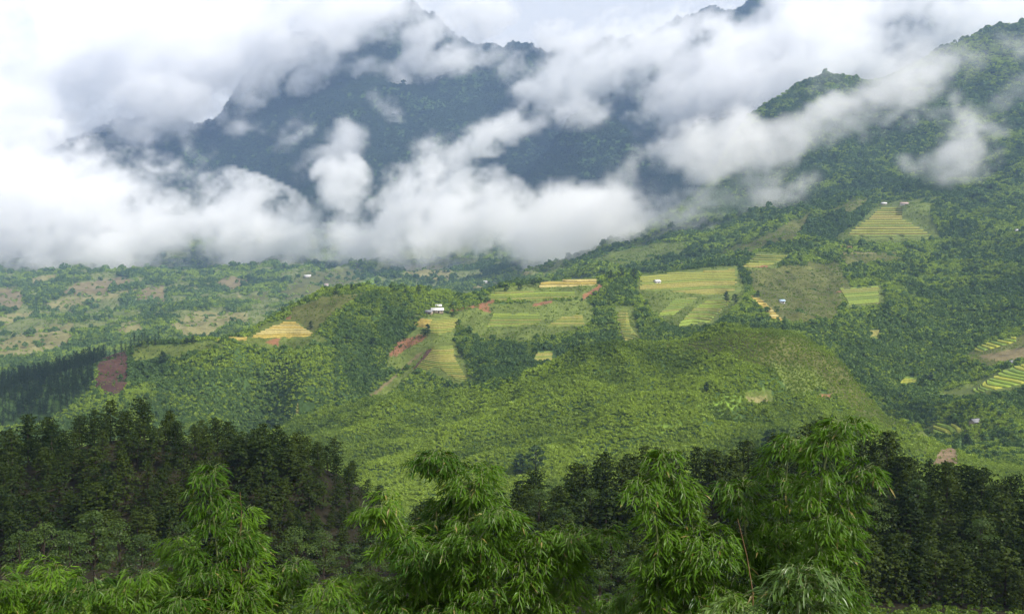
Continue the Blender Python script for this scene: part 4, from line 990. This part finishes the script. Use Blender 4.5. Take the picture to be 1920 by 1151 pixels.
bamboo('broad many stemmed bamboo clump in the right foreground', 21.0, [
    [(1300, 1250, 60), (1290, 1100, 80), (1275, 970, 55), (1262, 890, 36), (1245, 855, 16)], [(1420, 1250, 50), (1405, 1080, 75), (1395, 970, 52), (1388, 915, 22)], [(1500, 1250, 50), (1485, 1050, 75), (1472, 920, 55), (1478, 850, 34), (1488, 822, 14)],
    [(1530, 1250, 50), (1530, 1020, 62), (1540, 900, 50), (1555, 830, 34), (1578, 793, 20), (1606, 795, 10)], [(1560, 1250, 40), (1570, 1020, 40), (1590, 930, 36), (1605, 900, 30), (1624, 885, 14)],
    [(1350, 1250, 60), (1340, 1130, 80), (1335, 1020, 50)], [(1230, 1250, 50), (1235, 1000, 40), (1215, 930, 28), (1200, 905, 12)], [(1470, 1250, 70), (1470, 1130, 75), (1460, 1020, 60)], [(1250, 1250, 60), (1265, 1140, 65), (1270, 1060, 40)]], 503, M_BLEAF)
bamboo('pale drooping bamboo spray at the bottom right of centre', 17.0, [[(1490, 1260, 40), (1495, 1150, 75), (1500, 1095, 55), (1530, 1090, 30)], [(1390, 1260, 30), (1375, 1150, 36), (1380, 1135, 20)]], 504, M_BLEAFP, 1.1)
bamboo('low bamboo tuft at the bottom left corner', 21.0, [[(60, 1260, 60), (55, 1140, 80), (80, 1085, 46), (100, 1070, 16)], [(130, 1260, 60), (135, 1150, 75), (165, 1095, 36)], [(0, 1260, 60), (-5, 1140, 70), (5, 1095, 35)]], 505, M_BLEAF)
bamboo('low bamboo tuft left below the tall slim bamboo', 22.0, [[(250, 1260, 60), (245, 1140, 78), (270, 1095, 40)], [(310, 1260, 40), (320, 1160, 50), (345, 1125, 25)], [(200, 1260, 40), (205, 1165, 45), (195, 1120, 25)]], 506, M_BLEAF)
bamboo('low bamboo tuft between the left and central bamboos', 22.0, [[(590, 1260, 40), (590, 1160, 50), (605, 1110, 28), (620, 1098, 12)], [(640, 1260, 40), (650, 1170, 45), (640, 1130, 24)]], 507, M_BLEAF)
bamboo('low bamboo tuft between the central and right bamboos', 23.0, [[(1170, 1260, 40), (1165, 1170, 45), (1150, 1130, 25)], [(1215, 1260, 40), (1210, 1150, 48), (1195, 1110, 22)]], 508, M_BLEAF, 0.8)
def cane(a, b, Y, label, r0=0.018):
    A, B = at(*a, Y), at(*b, Y); g = Vector((A.x + (A.x - B.x) * 0.2, Y, gz(A.x, Y)))
    M_ = (A + B) / 2 + Vector((0.03, 0, 0))
    v, f = tube([tuple(g - g), tuple(A - g), tuple(M_ - g), tuple(B - g)], [r0 * 1.2, r0, r0 * 0.8, r0 * 0.5], 6)
    o = obj('dry_cane', mesh_from('dry_cane', v, f, M_CANE, smooth_=True), None, g, label=label, category='cane')
cane((1412, 1112), (1383, 972), 19.6, 'bare brown dead cane leaning in the right bamboo', 0.009)
cane((451, 1000), (450, 922), 22.6, 'thin bare pole sticking up behind the left bamboo', 0.009)

# low growth on the near slope
def near_scrub():
    r = np.random.default_rng(61); N_ = 12000
    Y = np.exp(r.uniform(math.log(48), math.log(150), N_)); x = r.uniform(-0.56, 0.56, N_) * Y; z = base_h(x, Y); s = r.uniform(0.25, 0.6, N_)
    scatter('undergrowth', 'low leafy undergrowth on the slope below the forest', C_SHRUB, np.c_[x, Y, z - 0.1], np.c_[s, s, s * 0.9], r.uniform(0, 6, N_), np.clip(r.normal(0.02, 0.05, N_), 0.02, 1), r.integers(0, 6, N_))
near_scrub()

# ------------------------------------------------------------------ clouds (volumes filling the air in front of and between the mountains)
def cloud_material(name, dens):
    m, N, L = mat(name)
    o = N.new('ShaderNodeOutputMaterial'); v = N.new('ShaderNodeVolumePrincipled')
    v.inputs['Color'].default_value = (0.985, 0.985, 0.99, 1); v.inputs['Density'].default_value = dens; v.inputs['Density Attribute'].default_value = 'density'
    v.inputs['Anisotropy'].default_value = 0.2
    L.new(v.outputs[0], o.inputs['Volume'])
    return m
def cloud(name, label, strokes, vox, dens, seed, lam, amp=4.4, thr=0.36, gain=0.8):
    """strokes: lists of (photo column, photo row, metres ahead, radius in photo px, strength) along which the cloud hangs"""
    B = []
    for st in strokes:
        for a, b in (zip(st[:-1], st[1:]) if len(st) > 1 else [(st[0], st[0])]):
            n = max(1, int(math.hypot(b[0] - a[0], b[1] - a[1]) / (0.45 * min(a[3], b[3]))))
            for k in range(n + (b is st[-1])):
                f = k / n; px, py, Y, r, s = [a[i] + (b[i] - a[i]) * f for i in range(5)]
                p = at(px, py, Y); rm = r * Y / F
                B.append((p.x, p.y, p.z, rm, s))
    B = np.array(B)
    pad = lam * 0.7
    lo = (B[:, :3] - B[:, 3:4] * np.array([1.15, 1.3, 1.15])).min(0) - pad; hi = (B[:, :3] + B[:, 3:4] * np.array([1.15, 1.3, 1.15])).max(0) + pad
    n = np.maximum(4, np.ceil((hi - lo) / np.array([vox, vox * 1.5, vox]))).astype(int)
    ax = [lo[i] + (np.arange(n[i]) + 0.5) * (hi[i] - lo[i]) / n[i] for i in range(3)]
    Fd = np.full(n, -1.0, np.float32)
    for x, y, z, r, s in B:
        ry = r * 1.2; R = 1.5
        sl = [slice(max(0, np.searchsorted(ax[i], c - rr * R)), np.searchsorted(ax[i], c + rr * R)) for i, (c, rr) in enumerate([(x, r), (y, ry), (z, r)])]
        dx = ((ax[0][sl[0]] - x) / r)[:, None, None]; dy = ((ax[1][sl[1]] - y) / ry)[None, :, None]; dz = ((ax[2][sl[2]] - z) / r)[None, None, :]
        v = (s * (1 - np.sqrt(dx * dx + dy * dy + dz * dz)) + (s - 1) * 0.5).astype(np.float32)
        Fd[sl[0], sl[1], sl[2]] = np.maximum(Fd[sl[0], sl[1], sl[2]], v)
    D = np.zeros(n, np.float32)
    idx = np.nonzero(Fd > -0.55)
    gx = ax[0][idx[0]]; gy = ax[1][idx[1]]; gz_ = ax[2][idx[2]]
    st = gx * 0.89 + gz_ * 0.45; ac = gz_ * 0.89 - gx * 0.45                  # drawn out a little along the rising drift
    X = (st / lam * 0.75 + seed).astype(np.float32); Y = (gy / lam + seed * 2.1).astype(np.float32); Z = (ac / lam * 1.15 + seed * 0.7).astype(np.float32)
    wv = vn3(X * 1.9 + 9, Y * 1.9, Z * 1.9) - 0.5; wz = vn3(X * 1.9, Y * 1.9 + 5, Z * 1.9) - 0.5
    w2 = vn3(X * 4.3 + 2, Y * 4.3, Z * 4.3 + 8) - 0.5; w3 = vn3(X * 4.3, Y * 4.3 + 6, Z * 4.3) - 0.5
    X = X + 0.8 * wv + 0.35 * w2; Z = Z + 0.8 * wz + 0.35 * w3
    s = np.zeros(len(X), np.float32); hf = np.zeros(len(X), np.float32); a = 1.0; tot = 0; th = 0
    for k in range(6):
        v = vn3(X, Y, Z); s += a * v; tot += a
        if k >= 1: hf += a * np.abs(2 * v - 1); th += a
        a *= 0.70; X = X * 2.05 + 3.3; Y = Y * 2.05 + 1.7; Z = Z * 2.05 + 4.1
    s = s / tot; hf = hf / th                                               # hf: low along thin filaments
    d = Fd[idx] + amp * (s - 0.5) * 1.6 - thr + 0.42
    core = np.clip(d * gain, 0, 1); core = core * core * (3 - 2 * core)
    fil = np.clip((0.60 - hf) * 4.0, 0, 1) ** 1.3
    D[idx] = core * (fil * (1 - core) + core)
    print('cloud', name, n, n.prod(), float(D.mean()))
    me = bpy.data.meshes.new(name); N_ = int(n.prod())
    me.vertices.add(N_); me.vertices.foreach_set('co', np.tile(((lo + hi) / 2).astype(np.float32), N_))
    at_ = me.attributes.new('d', 'FLOAT', 'POINT'); at_.data.foreach_set('value', D.ravel())
    o = obj(name, me, kind='stuff', label=label)
    ng = bpy.data.node_groups.new(name, 'GeometryNodeTree')
    ng.interface.new_socket('Geometry', in_out='INPUT', socket_type='NodeSocketGeometry'); ng.interface.new_socket('Geometry', in_out='OUTPUT', socket_type='NodeSocketGeometry')
    G, K = ng.nodes, ng.links
    gi = G.new('NodeGroupInput'); go = G.new('NodeGroupOutput'); vc = G.new('GeometryNodeVolumeCube'); pos = G.new('GeometryNodeInputPosition')
    vc.inputs['Min'].default_value = tuple(lo); vc.inputs['Max'].default_value = tuple(hi)
    for i, nm in enumerate(('Resolution X', 'Resolution Y', 'Resolution Z')): vc.inputs[nm].default_value = int(n[i])
    sub = G.new('ShaderNodeVectorMath'); sub.operation = 'SUBTRACT'; sub.inputs[1].default_value = tuple(lo); K.new(pos.outputs[0], sub.inputs[0])
    div = G.new('ShaderNodeVectorMath'); div.operation = 'DIVIDE'; div.inputs[1].default_value = tuple((hi - lo) / (n - 0.0)); K.new(sub.outputs[0], div.inputs[0])
    fl = G.new('ShaderNodeVectorMath'); fl.operation = 'FLOOR'; K.new(div.outputs[0], fl.inputs[0])
    mi = G.new('ShaderNodeVectorMath'); mi.operation = 'MINIMUM'; mi.inputs[1].default_value = tuple(float(c - 1) for c in n); K.new(fl.outputs[0], mi.inputs[0])
    dt = G.new('ShaderNodeVectorMath'); dt.operation = 'DOT_PRODUCT'; dt.inputs[1].default_value = (float(n[1] * n[2]), float(n[2]), 1.0); K.new(mi.outputs[0], dt.inputs[0])
    na = G.new('GeometryNodeInputNamedAttribute'); na.data_type = 'FLOAT'; na.inputs['Name'].default_value = 'd'
    si = G.new('GeometryNodeSampleIndex'); si.data_type = 'FLOAT'; si.clamp = True
    K.new(gi.outputs[0], si.inputs['Geometry']); K.new(na.outputs['Attribute'], si.inputs['Value']); K.new(dt.outputs['Value'], si.inputs['Index'])
    K.new(si.outputs[0], vc.inputs['Density'])
    sm = G.new('GeometryNodeSetMaterial'); mt = cloud_material(name, dens); me.materials.append(mt); sm.inputs['Material'].default_value = mt
    K.new(vc.outputs[0], sm.inputs['Geometry']); K.new(sm.outputs[0], go.inputs[0])
    md = o.modifiers.new('cloud', 'NODES'); md.node_group = ng
    return o

cloud('low_cloud_band', 'long white cloud band lying across the valley below the far mountain', [
    [(-150, 380, 3850, 128, 1.38), (60, 395, 3800, 116, 1.38), (200, 410, 3750, 93, 1.33), (320, 416, 3700, 84, 1.27), (450, 428, 3650, 70, 1.22), (560, 445, 3600, 51, 1.06), (620, 452, 3550, 35, 0.85), (690, 455, 3500, 35, 0.74)],
    [(640, 345, 3550, 39, 0.85), (655, 400, 3550, 35, 0.85), (640, 440, 3550, 41, 0.85)],
    [(735, 430, 3500, 46, 1.17), (800, 405, 3450, 77, 1.27), (880, 420, 3350, 81, 1.27), (960, 435, 3250, 60, 1.17), (1050, 430, 2750, 65, 1.22), (1100, 440, 2450, 63, 1.22), (1180, 412, 2250, 56, 1.17),
     (1250, 390, 2192, 60, 1.17), (1320, 370, 2149, 60, 1.17), (1390, 365, 2146, 53, 1.06), (1470, 365, 2142, 35, 0.8)],
    [(800, 370, 3450, 46, 1.17), (830, 315, 3450, 51, 1.17), (870, 285, 3480, 30, 1.01), (920, 252, 3500, 28, 0.95), (965, 225, 3222, 21, 0.8)],
    [(850, 330, 3450, 39, 1.06), (890, 370, 3400, 42, 1.17)],
    [(1290, 335, 2158, 46, 1.25), (1380, 292, 2146, 44, 1.3), (1450, 285, 2142, 38, 1.3), (1530, 252, 2138, 38, 1.35), (1600, 222, 2135, 40, 1.35), (1680, 188, 2131, 36, 1.3), (1740, 155, 2128, 32, 1.25), (1800, 135, 2125, 26, 1.15), (1850, 108, 2122, 26, 1.05), (1890, 100, 2120, 24, 1)],
    [(1785, 190, 2126, 22, 1.1), (1808, 240, 2125, 36, 1.25), (1805, 280, 2125, 42, 1.25), (1765, 308, 2127, 30, 1.05), (1700, 302, 2130, 18, 0.85)],
    [(1805, 250, 2125, 26, 1.1), (1855, 238, 2122, 22, 1)], [(1690, 225, 2130, 18, 0.8), (1760, 215, 2127, 16, 0.8)], [(1440, 340, 2143, 34, 0.9), (1500, 345, 2140, 30, 0.8)],
    [(1120, 400, 2300, 40, 1.0), (1200, 350, 2200, 46, 1.05), (1290, 300, 2150, 46, 1.1), (1370, 255, 2150, 36, 1.0)],
], 11.0, 0.018, 3.0, 120.0)
cloud('high_cloud', 'thick white cloud covering the summit ridge of the far mountain', [
    [(985, 170, 5100, 26, 0.9), (1060, 140, 5150, 50, 1.15), (1120, 165, 5200, 66, 1.25), (1200, 140, 5200, 84, 1.3), (1290, 130, 5250, 92, 1.35), (1380, 140, 5250, 86, 1.35), (1450, 100, 5250, 76, 1.3), (1530, 70, 5250, 74, 1.3), (1600, 80, 5150, 76, 1.3), (1690, 70, 5050, 66, 1.25), (1780, 30, 4950, 60, 1.2), (1900, 0, 4950, 70, 1.25)],
    [(1250, 205, 5200, 50, 1.25), (1350, 205, 5150, 64, 1.3), (1440, 180, 4950, 66, 1.3), (1540, 120, 4850, 60, 1.25), (1640, 110, 4800, 50, 1.2)],
    [(1480, 15, 5350, 56, 1.15), (1560, -10, 5350, 60, 1.15)], [(1300, 30, 5400, 40, 0.9), (1220, 60, 5400, 36, 0.8), (1130, 60, 5400, 30, 0.7)],
    [(-150, 110, 4900, 170, 1.4), (0, 120, 4950, 130, 1.4), (150, 110, 5000, 118, 1.4), (300, 100, 5050, 105, 1.35), (400, 95, 5100, 86, 1.3), (480, 50, 5150, 78, 1.3), (560, 25, 5200, 76, 1.3), (680, 10, 5300, 76, 1.3), (800, 20, 5400, 68, 1.25), (890, 30, 5500, 56, 1.15), (925, 72, 5500, 34, 0.95)],
    [(380, 150, 5050, 44, 1.05), (300, 160, 5000, 40, 1.05)], [(430, 150, 5100, 36, 1.0), (500, 110, 5150, 34, 0.9)],
    [(-150, 250, 4500, 130, 1.4), (-20, 255, 4400, 110, 1.4), (75, 295, 4250, 72, 1.25), (40, 350, 4100, 80, 1.3)], [(60, 215, 4700, 60, 1.1)],
    [(276, 262, 4600, 16, 0.85), (285, 300, 4550, 20, 0.9), (280, 340, 4500, 28, 1.0)], [(345, 262, 4650, 18, 0.8), (385, 300, 4600, 22, 0.85), (425, 268, 4600, 18, 0.75)],
    [(450, 245, 4700, 20, 0.75), (520, 250, 4700, 28, 0.9), (570, 238, 4700, 22, 0.85)], [(660, 252, 4600, 26, 0.95), (625, 300, 4550, 28, 0.9), (560, 330, 4500, 24, 0.75)], [(430, 330, 4500, 22, 0.75), (480, 320, 4500, 24, 0.8)],
    [(560, 150, 5250, 22, 0.8), (620, 120, 5350, 30, 0.85), (700, 110, 5350, 28, 0.85), (745, 135, 5350, 22, 0.8)], [(770, 110, 5400, 30, 0.75), (870, 100, 5450, 40, 0.95)], [(500, 150, 5200, 20, 0.8)],
    [(960, 240, 4300, 22, 0.85), (1030, 205, 4300, 30, 0.95), (1110, 205, 4300, 30, 0.95)], [(1210, 265, 4250, 28, 0.9), (1260, 288, 4200, 28, 0.85)], [(1880, 140, 3000, 28, 0.95), (1910, 95, 3000, 36, 1.05), (1890, 40, 3000, 34, 1.0)], [(1800, 70, 3050, 24, 0.7), (1740, 110, 3050, 18, 0.65)], [(1540, 160, 3000, 20, 0.6)],
    [(850, 170, 5150, 16, 0.65), (800, 200, 5100, 18, 0.6)], [(700, 180, 5100, 16, 0.6), (740, 215, 5050, 16, 0.6)],
    [(1640, 175, 2950, 30, 0.85), (1720, 130, 2980, 34, 0.9), (1800, 95, 3000, 40, 0.95), (1880, 70, 3000, 46, 1.0)], [(1860, 190, 2850, 34, 0.8), (1920, 160, 2850, 40, 0.9)], [(1500, 190, 2950, 26, 0.75), (1560, 150, 2950, 30, 0.8)],
    [(850, 110, 5400, 40, 0.7), (930, 100, 5450, 40, 0.8)], [(1030, 95, 5700, 34, 0.75), (1110, 95, 5700, 34, 0.85), (1180, 80, 5700, 36, 0.9)],
], 18.0, 0.0115, 7.0, 190.0)

# ------------------------------------------------------------------ haze
m, N, L = mat('haze')
o_ = N.new('ShaderNodeOutputMaterial'); v_ = N.new('ShaderNodeVolumePrincipled'); v_.inputs['Color'].default_value = (0.42, 0.62, 1.0, 1); v_.inputs['Density'].default_value = HAZE
v_.inputs['Anisotropy'].default_value = 0.0
L.new(v_.outputs[0], o_.inputs['Volume'])
zl, zh = float(ZZ.min()) - 1.0, float(ZZ.max()) + 260.0
hx, y0, y1 = 5600.0, -300.0, 7700.0
hv = [(-hx, y0, zl), (hx, y0, zl), (hx, y1, zl), (-hx, y1, zl), (-hx, y0, zh), (hx, y0, zh), (hx, y1, zh), (-hx, y1, zh)]
obj('haze', mesh_from('haze', hv, [(0, 3, 2, 1), (4, 5, 6, 7), (0, 1, 5, 4), (1, 2, 6, 5), (2, 3, 7, 6), (3, 0, 4, 7)], m), kind='stuff', label='thin blue haze filling the valley air')
